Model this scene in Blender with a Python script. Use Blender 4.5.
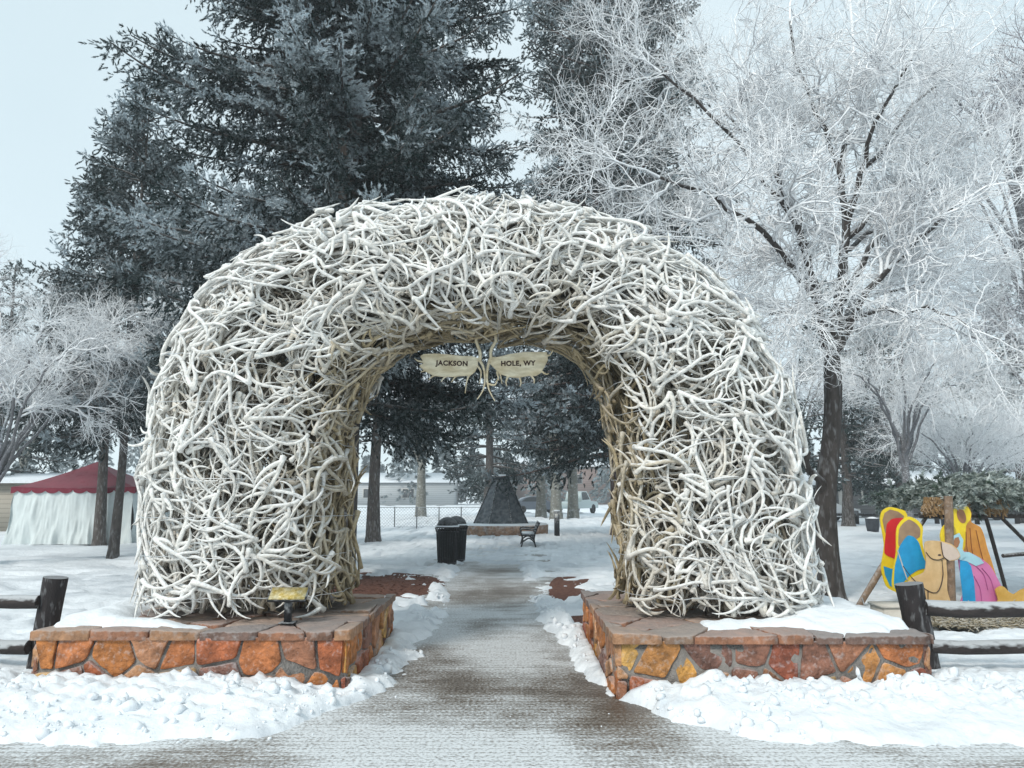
import bpy, bmesh, math, random
import numpy as np
from mathutils import Vector, Matrix

for o in list(bpy.data.objects):
    bpy.data.objects.remove(o)
S = bpy.context.scene
C = S.collection
R = math.radians

# ------------------------------------------------------------------ camera
FPX, CH, TH = 745.0, 1.6, math.atan(111 / 745.0)
cam = bpy.data.objects.new('camera', bpy.data.cameras.new('camera'))
C.objects.link(cam)
cam.location = (0, 0, CH)
cam.rotation_euler = (R(90) + TH, 0, 0)
cam.data.sensor_width = 36
cam.data.lens = FPX / 1024 * 36
cam.data.clip_end = 2000
S.camera = cam

def at(x, y, Y):
    u = (x - 512) / FPX; v = (384 - y) / FPX
    c, s = math.cos(TH), math.sin(TH)
    d = (u, c - v * s, s + v * c)
    k = Y / d[1]
    return np.array((d[0] * k, Y, CH + d[2] * k))

# ------------------------------------------------------------------ world, sun, exposure
SUN_EL, SUN_AZ = R(42), R(215)
W = bpy.data.worlds.new('World'); S.world = W; W.use_nodes = True
nt = W.node_tree
bg = nt.nodes['Background']
sky = nt.nodes.new('ShaderNodeTexSky'); sky.sky_type = 'NISHITA'; sky.sun_disc = False
sky.sun_elevation = SUN_EL; sky.sun_rotation = SUN_AZ
tc = nt.nodes.new('ShaderNodeTexCoord')
nz = nt.nodes.new('ShaderNodeTexNoise'); nz.inputs['Scale'].default_value = 1.3; nz.inputs['Detail'].default_value = 4
cr = nt.nodes.new('ShaderNodeValToRGB')
cr.color_ramp.elements[0].position = 0.25; cr.color_ramp.elements[0].color = (4.0, 5.0, 5.4, 1)
cr.color_ramp.elements[1].position = 0.8; cr.color_ramp.elements[1].color = (5.3, 6.1, 6.4, 1)
mx = nt.nodes.new('ShaderNodeMix'); mx.data_type = 'RGBA'; mx.inputs[0].default_value = 0.9
nt.links.new(tc.outputs['Generated'], nz.inputs['Vector'])
nt.links.new(nz.outputs['Fac'], cr.inputs['Fac'])
nt.links.new(sky.outputs['Color'], mx.inputs[6]); nt.links.new(cr.outputs['Color'], mx.inputs[7])
nt.links.new(mx.outputs[2], bg.inputs['Color'])
bg.inputs['Strength'].default_value = 0.105
sl = bpy.data.lights.new('sun', 'SUN'); sl.energy = 1.5; sl.angle = R(12); sl.color = (1, .94, .86)
so = bpy.data.objects.new('sun', sl); C.objects.link(so)
sd = Vector((math.sin(SUN_AZ) * math.cos(SUN_EL), math.cos(SUN_AZ) * math.cos(SUN_EL), math.sin(SUN_EL)))
so.rotation_euler = (-sd).to_track_quat('-Z', 'Y').to_euler()
S.view_settings.view_transform = 'Standard'; S.view_settings.look = 'None'
S.view_settings.exposure = 0.66; S.view_settings.gamma = 1.0
S.view_settings.use_curve_mapping = False
S.render.engine = 'CYCLES'
S.cycles.volume_bounces = 3
S.cycles.max_bounces = 8

rng = np.random.default_rng(7)

# ------------------------------------------------------------------ noise
def _h(ix, iy, iz, seed):
    n = (ix.astype(np.int64) * 374761393 + iy.astype(np.int64) * 668265263 + iz.astype(np.int64) * 2147483647 + seed * 1274126177) & 0xffffffff
    n = ((n ^ (n >> 13)) * 1274126177) & 0xffffffff
    n = (n ^ (n >> 16)) & 0xffff
    return n / 65535.0
def vn(p, seed=0):
    f = np.floor(p); i = f.astype(np.int64); t = p - f; t = t * t * (3 - 2 * t)
    r = 0
    for dx in (0, 1):
        wx = t[..., 0] if dx else 1 - t[..., 0]
        for dy in (0, 1):
            wy = t[..., 1] if dy else 1 - t[..., 1]
            for dz in (0, 1):
                wz = t[..., 2] if dz else 1 - t[..., 2]
                r = r + wx * wy * wz * _h(i[..., 0] + dx, i[..., 1] + dy, i[..., 2] + dz, seed)
    return r
def fbm(p, oct=4, seed=0):
    a, s, r = .5, 1., 0
    for k in range(oct):
        r = r + a * vn(p * s, seed + k); a *= .5; s *= 2.03
    return r / (1 - .5 ** oct)
def xy(x, y, s):
    return np.stack([x * s, y * s, np.zeros_like(x * s) + 3.3], -1)
def sstep(a, b, x):
    t = np.clip((x - a) / (b - a), 0, 1); return t * t * (3 - 2 * t)
def nrm(v):
    return v / np.maximum(np.linalg.norm(v, axis=-1, keepdims=True), 1e-9)

# ------------------------------------------------------------------ materials
MATS = {}
def mat(name, col, rough=.7, var=.25, vscale=8., bump=.0, bscale=30., metal=0., attr=None, col2=None, frost=0., fcol=(.78, .82, .85), lo=.35, hi=.65, spec=.4, stretch=None, coat=0., rattr=None, fr=(.55, .85)):
    if name in MATS: return MATS[name]
    m = bpy.data.materials.new(name); m.use_nodes = True; t = m.node_tree; N = t.nodes; L = t.links
    p = N['Principled BSDF']; p.inputs['Roughness'].default_value = rough; p.inputs['Metallic'].default_value = metal
    p.inputs['Specular IOR Level'].default_value = spec
    if coat: p.inputs['Coat Weight'].default_value = coat
    tcn = N.new('ShaderNodeTexCoord'); src = tcn.outputs['Object']
    if stretch:
        mp = N.new('ShaderNodeMapping'); mp.inputs['Scale'].default_value = stretch; L.new(src, mp.inputs['Vector']); src = mp.outputs['Vector']
    n1 = N.new('ShaderNodeTexNoise'); n1.inputs['Scale'].default_value = vscale; n1.inputs['Detail'].default_value = 6; n1.inputs['Roughness'].default_value = .65
    L.new(src, n1.inputs['Vector'])
    mr = N.new('ShaderNodeMapRange'); mr.inputs[1].default_value = .3; mr.inputs[2].default_value = .7; mr.inputs[3].default_value = 1 - var; mr.inputs[4].default_value = 1 + var
    L.new(n1.outputs['Fac'], mr.inputs[0])
    if attr:
        a = N.new('ShaderNodeAttribute'); a.attribute_name = attr; base = a.outputs['Color']
    elif col2:
        n2 = N.new('ShaderNodeTexNoise'); n2.inputs['Scale'].default_value = vscale * .5; n2.inputs['Detail'].default_value = 5; L.new(src, n2.inputs['Vector'])
        r2 = N.new('ShaderNodeMapRange'); r2.inputs[1].default_value = lo; r2.inputs[2].default_value = hi; L.new(n2.outputs['Fac'], r2.inputs[0])
        mm = N.new('ShaderNodeMix'); mm.data_type = 'RGBA'; mm.inputs[6].default_value = (*col, 1); mm.inputs[7].default_value = (*col2, 1); L.new(r2.outputs[0], mm.inputs[0]); base = mm.outputs[2]
    else:
        rg = N.new('ShaderNodeRGB'); rg.outputs[0].default_value = (*col, 1); base = rg.outputs[0]
    mu = N.new('ShaderNodeVectorMath'); mu.operation = 'SCALE'; L.new(base, mu.inputs[0]); L.new(mr.outputs[0], mu.inputs['Scale'])
    out = mu.outputs[0]
    if frost:   # rime lying on faces that look upwards, broken up by noise
        ge = N.new('ShaderNodeNewGeometry'); sp = N.new('ShaderNodeSeparateXYZ'); L.new(ge.outputs['Normal'], sp.inputs[0])
        n3 = N.new('ShaderNodeTexNoise'); n3.inputs['Scale'].default_value = vscale * 2.3; L.new(src, n3.inputs['Vector'])
        ad = N.new('ShaderNodeMath'); ad.operation = 'MULTIPLY_ADD'; L.new(sp.outputs['Z'], ad.inputs[0]); ad.inputs[1].default_value = .5; L.new(n3.outputs['Fac'], ad.inputs[2])
        r3 = N.new('ShaderNodeMapRange'); r3.inputs[1].default_value = fr[0]; r3.inputs[2].default_value = fr[1]; r3.inputs[4].default_value = frost; L.new(ad.outputs[0], r3.inputs[0])
        fo = r3.outputs[0]
        if rattr:
            a2 = N.new('ShaderNodeAttribute'); a2.attribute_name = rattr; mm2 = N.new('ShaderNodeMath'); mm2.operation = 'MULTIPLY'; L.new(fo, mm2.inputs[0]); L.new(a2.outputs['Fac'], mm2.inputs[1]); fo = mm2.outputs[0]
        m3 = N.new('ShaderNodeMix'); m3.data_type = 'RGBA'; L.new(fo, m3.inputs[0]); L.new(out, m3.inputs[6]); m3.inputs[7].default_value = (*fcol, 1); out = m3.outputs[2]
    L.new(out, p.inputs['Base Color'])
    if bump:
        nb = N.new('ShaderNodeTexNoise'); nb.inputs['Scale'].default_value = bscale; nb.inputs['Detail'].default_value = 5; L.new(src, nb.inputs['Vector'])
        b = N.new('ShaderNodeBump'); b.inputs['Strength'].default_value = bump; b.inputs['Distance'].default_value = .02; L.new(nb.outputs['Fac'], b.inputs['Height']); L.new(b.outputs[0], p.inputs['Normal'])
    MATS[name] = m; return m

def mat_mix(name, a, b, attr='frost', rough=.8, var=.2, vscale=12., bump=0, bscale=40, rough2=None, spec=.3):
    """two surface colours mixed by a per-vertex amount of rime"""
    if name in MATS: return MATS[name]
    m = bpy.data.materials.new(name); m.use_nodes = True; t = m.node_tree; N = t.nodes; L = t.links
    p = N['Principled BSDF']; p.inputs['Roughness'].default_value = rough; p.inputs['Specular IOR Level'].default_value = spec
    at_ = N.new('ShaderNodeAttribute'); at_.attribute_name = attr
    n1 = N.new('ShaderNodeTexNoise'); n1.inputs['Scale'].default_value = vscale; n1.inputs['Detail'].default_value = 5
    tcn = N.new('ShaderNodeTexCoord'); L.new(tcn.outputs['Object'], n1.inputs['Vector'])
    mr = N.new('ShaderNodeMapRange'); mr.inputs[1].default_value = .3; mr.inputs[2].default_value = .7; mr.inputs[3].default_value = -var; mr.inputs[4].default_value = var
    L.new(n1.outputs['Fac'], mr.inputs[0])
    ad = N.new('ShaderNodeMath'); ad.operation = 'ADD'; ad.use_clamp = True; L.new(at_.outputs['Fac'], ad.inputs[0]); L.new(mr.outputs[0], ad.inputs[1])
    mm = N.new('ShaderNodeMix'); mm.data_type = 'RGBA'; mm.inputs[6].default_value = (*a, 1); mm.inputs[7].default_value = (*b, 1)
    L.new(ad.outputs[0], mm.inputs[0]); L.new(mm.outputs[2], p.inputs['Base Color'])
    if rough2 is not None:
        r2 = N.new('ShaderNodeMapRange'); r2.inputs[3].default_value = rough; r2.inputs[4].default_value = rough2; L.new(ad.outputs[0], r2.inputs[0]); L.new(r2.outputs[0], p.inputs['Roughness'])
    if bump:
        nb = N.new('ShaderNodeTexNoise'); nb.inputs['Scale'].default_value = bscale; nb.inputs['Detail'].default_value = 5; L.new(tcn.outputs['Object'], nb.inputs['Vector'])
        bb = N.new('ShaderNodeBump'); bb.inputs['Strength'].default_value = bump; bb.inputs['Distance'].default_value = .02; L.new(nb.outputs['Fac'], bb.inputs['Height']); L.new(bb.outputs[0], p.inputs['Normal'])
    MATS[name] = m; return m

SNOW = mat('snow', (.80, .84, .875), rough=.55, var=.05, vscale=3, bump=.5, bscale=22)
BARK = mat('bark', (.075, .065, .06), rough=.9, var=.5, vscale=9, bump=1, bscale=16, frost=.25, stretch=(1, 1, .3))
RIMEBARK = mat('rimed_bark', (.16, .16, .17), rough=.9, var=.4, vscale=10, bump=.8, bscale=20, frost=.8)
DARKBARK = mat('dark_bark', (.05, .043, .04), rough=.9, var=.5, vscale=8, bump=1, bscale=16, frost=.22, stretch=(1, 1, .3))
REDBARK = mat('red_bark', (.10, .06, .05), rough=.9, var=.45, vscale=9, bump=1, bscale=16, frost=.2, stretch=(1, 1, .3))
NEEDLE = mat_mix('rimed_needles', (.007, .024, .023), (.66, .74, .79), var=.25, vscale=6)
NEEDLE_FAR = mat_mix('rimed_needles_far', (.022, .042, .040), (.45, .53, .57), var=.2, vscale=2)
TWIG = mat('rimed_twig', (.40, .40, .42), rough=.75, var=.2, vscale=4, bump=.4, bscale=60, frost=1., fcol=(.92, .935, .95), fr=(-.02, .34))
TWIG_PINK = mat('rimed_twig_pink', (.20, .18, .20), rough=.75, var=.25, vscale=3, frost=1., fcol=(.78, .80, .83), fr=(.15, .6))
BLACK = mat('black_metal', (.014, .015, .018), rough=.45, var=.2, frost=.35)
WOODLOG = mat('dark_log', (.03, .023, .022), rough=.75, var=.5, vscale=10, bump=.8, bscale=20, frost=.55, stretch=(.4, 1, 1))
LOGPOST = mat('dark_log_post', (.02, .016, .017), rough=.75, var=.5, vscale=12, bump=.8, bscale=25, frost=.3, stretch=(1, 1, .3))

# ------------------------------------------------------------------ object helpers
def mesh_from(name, V, F, m, parent=None, smooth=True, attrs=None, mats=None, midx=None):
    """V (n,3); F list of (k,4)/(k,3) arrays"""
    me = bpy.data.meshes.new(name)
    V = np.asarray(V, dtype=np.float32)
    if isinstance(F, np.ndarray): F = [F]
    F = [np.asarray(f, dtype=np.int32) for f in F if len(f)]
    nl = sum(f.size for f in F); nf = sum(len(f) for f in F)
    me.vertices.add(len(V)); me.vertices.foreach_set('co', V.ravel())
    me.loops.add(nl); me.polygons.add(nf)
    me.loops.foreach_set('vertex_index', np.concatenate([f.ravel() for f in F]))
    sizes = np.concatenate([np.full(len(f), f.shape[1], dtype=np.int32) for f in F])
    st = np.zeros(nf, dtype=np.int32); st[1:] = np.cumsum(sizes)[:-1]
    me.polygons.foreach_set('loop_start', st)
    if smooth: me.polygons.foreach_set('use_smooth', np.ones(nf, dtype=bool))
    if attrs:
        for k, v in attrs.items():
            v = np.asarray(v, dtype=np.float32)
            if v.ndim == 1:
                a = me.attributes.new(k, 'FLOAT', 'POINT'); a.data.foreach_set('value', v)
            else:
                a = me.attributes.new(k, 'FLOAT_COLOR', 'POINT')
                a.data.foreach_set('color', np.concatenate([v, np.ones((len(v), 1), np.float32)], 1).ravel())
    me.update(calc_edges=True); me.validate()
    for q in (mats or [m]): me.materials.append(q)
    o = bpy.data.objects.new(name, me); C.objects.link(o)
    if parent: o.parent = parent; o.matrix_parent_inverse = Matrix.Identity(4)
    if parent:
        # geometry is authored in world space: shift into the parent's frame
        me.transform(Matrix.Translation(-Vector(parent.location)))
    return o

def thing(name, label, cat, loc=(0, 0, 0), group=None, kind=None):
    o = bpy.data.objects.new(name, None); C.objects.link(o); o.location = tuple(float(v) for v in loc)
    o.empty_display_size = .2
    return tag(o, label, cat, group, kind)
def tag(o, label=None, cat=None, group=None, kind=None):
    if label: o['label'] = label
    if cat: o['category'] = cat
    if group: o['group'] = group
    if kind: o['kind'] = kind
    return o

class MB:
    def __init__(s): s.V = []; s.F3 = []; s.F4 = []; s.n = 0; s.A = {}
    def add(s, V, F, **attrs):
        V = np.asarray(V, float).reshape(-1, 3); F = np.asarray(F, int)
        if len(V) == 0 or len(F) == 0: return
        (s.F3 if F.shape[1] == 3 else s.F4).append(F + s.n)
        s.V.append(V); s.n += len(V)
        for k, v in attrs.items():
            s.A.setdefault(k, []).append(np.broadcast_to(np.asarray(v, float), (len(V),) + np.asarray(v, float).shape[-1:]) if np.asarray(v).ndim == 1 and len(v) == 3 and len(V) != 3 else (np.full(len(V), v, float) if np.ndim(v) == 0 else np.asarray(v, float)))
    def poly(s, pts, **attrs):
        """one n-gon as a fan"""
        pts = np.asarray(pts, float); c = pts.mean(0); n = len(pts)
        V = np.vstack([pts, c]); F = [[i, (i + 1) % n, n] for i in range(n)]
        s.add(V, F, **attrs)
    def box(s, c, d, rot=None, **attrs):
        c = np.asarray(c, float); h = np.asarray(d, float) / 2
        V = np.array([[x, y, z] for x in (-1, 1) for y in (-1, 1) for z in (-1, 1)]) * h
        if rot is not None: V = V @ np.array(rot).T
        s.add(V + c, [[0, 1, 3, 2], [4, 6, 7, 5], [0, 4, 5, 1], [2, 3, 7, 6], [0, 2, 6, 4], [1, 5, 7, 3]], **attrs)
    def tubes(s, P, Rr, sides=6, cap=False, **attrs):
        V, F = tube_geo(P, Rr, sides)
        s.add(V, F, **attrs)
        if cap:
            P = np.asarray(P, float); N, K = P.shape[:2]
            for i in range(N):
                for k in (0, K - 1):
                    ring = V[(i * K + k) * sides:(i * K + k + 1) * sides]
                    s.poly(ring, **attrs)
    def tube(s, pts, rad, sides=8, cap=True, **attrs):
        pts = np.asarray(pts, float); rad = np.broadcast_to(np.asarray(rad, float), (len(pts),))
        s.tubes(pts[None], rad[None], sides, cap, **attrs)
    def lathe(s, prof, c=(0, 0, 0), n=24, **attrs):
        prof = np.asarray(prof, float); K = len(prof)
        a = np.arange(n) * 2 * math.pi / n
        V = np.stack([prof[:, None, 0] * np.cos(a), prof[:, None, 0] * np.sin(a), np.repeat(prof[:, 1:2], n, 1)], -1).reshape(-1, 3) + np.array(c)
        i = np.arange(K - 1)[:, None]; j = np.arange(n)[None]
        F = np.stack([i * n + j, i * n + (j + 1) % n, (i + 1) * n + (j + 1) % n, (i + 1) * n + j], -1).reshape(-1, 4)
        s.add(V, F, **attrs)
    def build(s, name, m, parent=None, smooth=True, mats=None):
        V = np.vstack(s.V); F = []
        if s.F3: F.append(np.vstack(s.F3))
        if s.F4: F.append(np.vstack(s.F4))
        at_ = {k: np.concatenate(v) for k, v in s.A.items()}
        return mesh_from(name, V, F, m, parent, smooth, at_, mats)

def tube_geo(P, Rr, sides):
    P = np.asarray(P, float); Rr = np.asarray(Rr, float); N, K = P.shape[:2]
    T = np.empty_like(P); T[:, 1:-1] = P[:, 2:] - P[:, :-2]; T[:, 0] = P[:, 1] - P[:, 0]; T[:, -1] = P[:, -1] - P[:, -2]
    T = nrm(T)
    avg = nrm(P[:, -1] - P[:, 0])
    ref = np.where(np.abs(avg[:, 2:3]) < .75, np.array([[0, 0, 1.]]), np.array([[1., 0, 0]]))
    ref = np.repeat(ref[:, None], K, 1)
    A = nrm(np.cross(ref, T)); B = np.cross(T, A)
    a = np.arange(sides) * 2 * math.pi / sides
    V = P[:, :, None] + Rr[:, :, None, None] * (A[:, :, None] * np.cos(a)[None, None, :, None] + B[:, :, None] * np.sin(a)[None, None, :, None])
    n_ = np.arange(N)[:, None, None] * K * sides; k_ = np.arange(K - 1)[None, :, None] * sides; j = np.arange(sides)[None, None]
    j2 = (j + 1) % sides
    F = np.stack([n_ + k_ + j, n_ + k_ + j2, n_ + k_ + sides + j2, n_ + k_ + sides + j], -1).reshape(-1, 4)
    return V.reshape(-1, 3), F

def smooth_line(pts, n):
    """Catmull-Rom through points, n samples"""
    p = np.asarray(pts, float); p = np.vstack([2 * p[0] - p[1], p, 2 * p[-1] - p[-2]])
    t = np.linspace(0, len(p) - 3 - 1e-6, n); i = t.astype(int); f = (t - i)[:, None]
    a, b, c, d = p[i], p[i + 1], p[i + 2], p[i + 3]
    return .5 * (2 * b + (c - a) * f + (2 * a - 5 * b + 4 * c - d) * f ** 2 + (3 * b - a - 3 * c + d) * f ** 3)

# ================================================================== GROUND
def path_mid(Y): return np.interp(Y, [5, 11, 17, 30], [-.08, -.33, -.5, -.55])
def path_half(Y): return np.interp(Y, [5.0, 5.9, 6.4, 9, 11, 17, 19], [1.75, 1.15, .92, .72, .66, .72, .72])
LP = (-3.92, -1.36, 6.38, 8.7)     # left planter x0 x1 y0 y1
RP = (.84, 3.33, 6.22, 8.95)       # right planter

def snow_height(X, Y):
    n1 = fbm(xy(X, Y, .9), 4, 1); n2 = fbm(xy(X, Y, 4.5), 4, 11); n3 = fbm(xy(X, Y, 13.), 3, 21)
    h = .05 + .06 * (n1 - .5) + .085 * (n2 - .5) + .035 * (n3 - .5)
    fade = np.clip(25 / np.maximum(Y, 25), .3, 1); h = .05 + (h - .05) * fade
    # shovelled banks in front of the planters
    n4 = fbm(xy(X, Y, 2.2), 3, 31)
    clod = np.abs(fbm(xy(X, Y, 7.), 4, 41) - .5) * 2
    edge = 5.24 + .45 * (n4 - .5) + .22 * (n3 - .5) + .2 * (n2 - .5) - .1 * sstep(0, 3.5, np.abs(X))
    bank = sstep(edge - .02, edge + .75, Y) * sstep(7.1, 6.3, Y) * sstep(.9, 1.9, np.abs(X + .25))
    h = h + bank * (.045 + .12 * (n4 - .3) + .13 * clod + .07 * np.abs(n3 - .5) * 2)
    # boardwalk along the front is swept
    swept = sstep(edge + .12, edge - .1, Y)
    h = h - swept * .12
    # path between the planters
    pm, ph = path_mid(Y), path_half(Y)
    dd = np.abs(X - pm) - ph - .35 * (n4 - .5) - .4 * (n2 - .5) - .2 * (n3 - .5)
    inp = sstep(.10, -.12, dd)
    far = sstep(19.5, 16.3, Y + 2.5 * (n1 - .5))
    h = h - inp * .115 * far - inp * (1 - far) * .02
    h = h + .05 * np.exp(-((dd - .18) / .13) ** 2) * far * sstep(5.3, 6.5, Y) * (.5 + n2)
    # snow lies away from the mulch beds behind the planters
    for cx, cy, rx, ry in ((-2.4, 13.6, 1.6, 2.1), (.72, 13.2, .5, 1.9), (1.1, 9.9, .5, .55)):
        q = ((X - cx) / rx) ** 2 + ((Y - cy) / ry) ** 2 + 1.4 * (n2 - .5) + 1.2 * (n4 - .5)
        h = h - .10 * sstep(1.1, .5, q)
    # tucked against the planter walls
    for x0, x1, y0, y1 in (LP, RP):
        ins = (X > x0 - .02) & (X < x1 + .02) & (Y > y0 - .02) & (Y < y1 + .02)
        h = np.where(ins, np.minimum(h, .0), h)
    # footprints
    fp = fbm(xy(X, Y, 2.6), 2, 77)
    h = h - .12 * sstep(.52, .62, fp) * (h > .02) * sstep(8.5, 9.5, Y)
    h = h + .04 * (fbm(xy(X, Y, 1.7), 3, 57) - .5) * sstep(8.5, 10, Y)
    return np.maximum(h, -.06)

def grow_axis(a, b, step, lim, g=1.09):
    v = list(np.arange(a, b, step)); s = step
    while v[-1] < lim: s *= g; v.append(v[-1] + s)
    return v
def sym_axis(a, b, step, lim):
    r = grow_axis(a, b, step, lim); l = [-q + a + a for q in grow_axis(a, a + .001, step, a + lim + a * 0 + 0)]
    return np.array(sorted(set([round(q, 5) for q in l + r])))
xs = sym_axis(-5.4, 5.4, .036, 330)
y_f = list(np.arange(4.2, 8.9, .03)) + list(np.arange(8.9, 18, .07)); s_ = .07
while y_f[-1] < 330: s_ *= 1.07; y_f.append(y_f[-1] + s_)
y_b = [4.1, 3.5, 2.5, 0, -5, -15, -40]
ys = np.array(sorted(y_b + y_f))
GX, GY = np.meshgrid(xs, ys)
GZ = snow_height(GX, GY)
nx, ny = len(xs), len(ys)
i = np.arange(ny - 1)[:, None] * nx; j = np.arange(nx - 1)[None]
F = np.stack([i + j, i + j + 1, i + nx + j + 1, i + nx + j], -1).reshape(-1, 4)
trod = sstep(.3, -.2, np.abs(GX - path_mid(GY)) - path_half(GY)) * sstep(14, 18, GY) * sstep(60, 30, GY)
trod = np.clip(.6 * sstep(.25, 0, np.abs(np.abs(GX - path_mid(GY)) - path_half(GY))) * sstep(.45, .6, fbm(xy(GX, GY, 7), 3, 93)) * sstep(18, 14, GY) + .25 * sstep(5.8, 5.2, GY) * sstep(.5, .62, fbm(xy(GX, GY, 6), 3, 94)) + .35 * sstep(.5, .62, fbm(xy(GX, GY, 2.4), 4, 91)) * sstep(8, 11, GY) + trod * .55 + .45 * sstep(.52, .68, fbm(xy(GX, GY, .35), 4, 90)) * sstep(10, 16, GY), 0, 1)
MGROUND = mat_mix('trodden_snow', (.80, .84, .875), (.52, .565, .61), attr='trod', rough=.55, var=.12, vscale=5, bump=1.0, bscale=11)
g = mesh_from('snowy_ground', np.stack([GX, GY, GZ], -1).reshape(-1, 3), F, MGROUND, attrs={'trod': trod.ravel()})
tag(g, kind='structure')

# walkway and boardwalk with rime patches as a per-vertex amount
def rime(X, Y):
    n = fbm(xy(X, Y * .6, 1.1), 5, 5); n2 = fbm(np.stack([X * 1.5, Y * 9, Y * 0], -1), 4, 6); n3 = fbm(xy(X, Y, 9), 3, 8)
    v = .95 + 2.3 * (n - .5) + .5 * (n2 - .5) + .3 * (n3 - .5)
    for cx, cy, rx, ry, a in ((.25, 6.45, .9, .65, 1.0), (-.35, 14.2, .65, 3.0, .55), (.1, 5.6, .9, .4, .35), (0, 4.6, 6, .5, .28), (-3.2, 4.85, 1.2, .35, .3), (-.3, 9.5, .5, .8, .2)):
        q = ((X - cx) / rx) ** 2 + ((Y - cy) / ry) ** 2
        v = v - a * np.exp(-q * .9)
    return np.clip(v, 0, 1)
def wood_surface(name):
    m = bpy.data.materials.new(name); m.use_nodes = True; t = m.node_tree; N = t.nodes; L = t.links
    p = N['Principled BSDF']
    a = N.new('ShaderNodeAttribute'); a.attribute_name = 'frost'
    tcn = N.new('ShaderNodeTexCoord'); mp = N.new('ShaderNodeMapping'); mp.inputs['Scale'].default_value = (2.2, 9, 1); L.new(tcn.outputs['Object'], mp.inputs[0])
    st = N.new('ShaderNodeTexNoise'); st.inputs['Scale'].default_value = 2; st.inputs['Detail'].default_value = 8; st.inputs['Roughness'].default_value = .7; L.new(mp.outputs[0], st.inputs['Vector'])
    wv = N.new('ShaderNodeTexWave'); wv.wave_type = 'BANDS'; wv.bands_direction = 'Y'; wv.inputs['Scale'].default_value = 4.3; wv.inputs['Distortion'].default_value = 1.6; wv.inputs['Detail'].default_value = 3; wv.inputs['Detail Scale'].default_value = 1.5; L.new(tcn.outputs['Object'], wv.inputs['Vector'])
    gap = N.new('ShaderNodeMapRange'); gap.inputs[1].default_value = .0; gap.inputs[2].default_value = .12; gap.inputs[3].default_value = -.28; gap.inputs[4].default_value = 0; L.new(wv.outputs['Fac'], gap.inputs[0])
    fine = N.new('ShaderNodeTexNoise'); fine.inputs['Scale'].default_value = 42; fine.inputs['Detail'].default_value = 6; L.new(tcn.outputs['Object'], fine.inputs['Vector'])
    m1 = N.new('ShaderNodeMath'); m1.operation = 'MULTIPLY_ADD'; L.new(st.outputs['Fac'], m1.inputs[0]); m1.inputs[1].default_value = .8; m1.inputs[2].default_value = -.42
    m1b = N.new('ShaderNodeMath'); m1b.operation = 'MULTIPLY_ADD'; L.new(fine.outputs['Fac'], m1b.inputs[0]); m1b.inputs[1].default_value = 2.0; m1b.inputs[2].default_value = -1.0
    m2 = N.new('ShaderNodeMath'); m2.operation = 'ADD'; L.new(m1.outputs[0], m2.inputs[0]); L.new(gap.outputs[0], m2.inputs[1])
    m2b = N.new('ShaderNodeMath'); m2b.operation = 'ADD'; L.new(m2.outputs[0], m2b.inputs[0]); L.new(m1b.outputs[0], m2b.inputs[1])
    m3 = N.new('ShaderNodeMath'); m3.operation = 'ADD'; m3.use_clamp = True; L.new(m2b.outputs[0], m3.inputs[0]); L.new(a.outputs['Fac'], m3.inputs[1])
    rp = N.new('ShaderNodeValToRGB'); e = rp.color_ramp.elements
    e[0].position = 0; e[0].color = (.085, .066, .05, 1); e[1].position = 1; e[1].color = (.68, .71, .73, 1)
    q = e.new(.35); q.color = (.21, .185, .16, 1); q = e.new(.6); q.color = (.36, .36, .355, 1)
    L.new(m3.outputs[0], rp.inputs[0]); L.new(rp.outputs[0], p.inputs['Base Color'])
    r2 = N.new('ShaderNodeMapRange'); r2.inputs[3].default_value = .38; r2.inputs[4].default_value = .75; L.new(m3.outputs[0], r2.inputs[0]); L.new(r2.outputs[0], p.inputs['Roughness'])
    b = N.new('ShaderNodeBump'); b.inputs['Strength'].default_value = .7; b.inputs['Distance'].default_value = .012; L.new(m3.outputs[0], b.inputs['Height']); L.new(b.outputs[0], p.inputs['Normal'])
    return m
MWALK = wood_surface('rimed_boards')
def sheet(name, x0, x1, y0, y1, st, z, xc=None):
    X, Y = np.meshgrid(np.arange(x0, x1 + st, st), np.linspace(y0, y1, int((y1 - y0) / st) + 1))
    if xc is not None: X = X + xc(Y)
    n, m_ = X.shape[1], X.shape[0]
    i = np.arange(m_ - 1)[:, None] * n; j = np.arange(n - 1)[None]
    F = np.stack([i + j, i + j + 1, i + n + j + 1, i + n + j], -1).reshape(-1, 4)
    o = mesh_from(name, np.stack([X, Y, X * 0 + z], -1).reshape(-1, 3), F, MWALK, attrs={'frost': rime(X, Y).ravel()})
    return tag(o, kind='structure')
sheet('boardwalk', -9, 9, 3.0, 5.75, .05, .0)
sheet('footpath', -1.45, 1.45, 5.75, 26, .05, .0, xc=path_mid)
MUL = mat('bark_mulch', (.10, .038, .025), rough=.9, var=.6, vscale=25, bump=1, bscale=60, col2=(.16, .07, .045))
mb = MB()
for cx, cy, rx, ry in ((-2.9, 13.6, 1.7, 2.4), (1.22, 12.2, .62, 3.4)):
    a = np.linspace(0, 2 * math.pi, 40, endpoint=False)
    mb.poly(np.stack([cx + rx * np.cos(a), cy + ry * np.sin(a), a * 0 + .003], -1))
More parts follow.
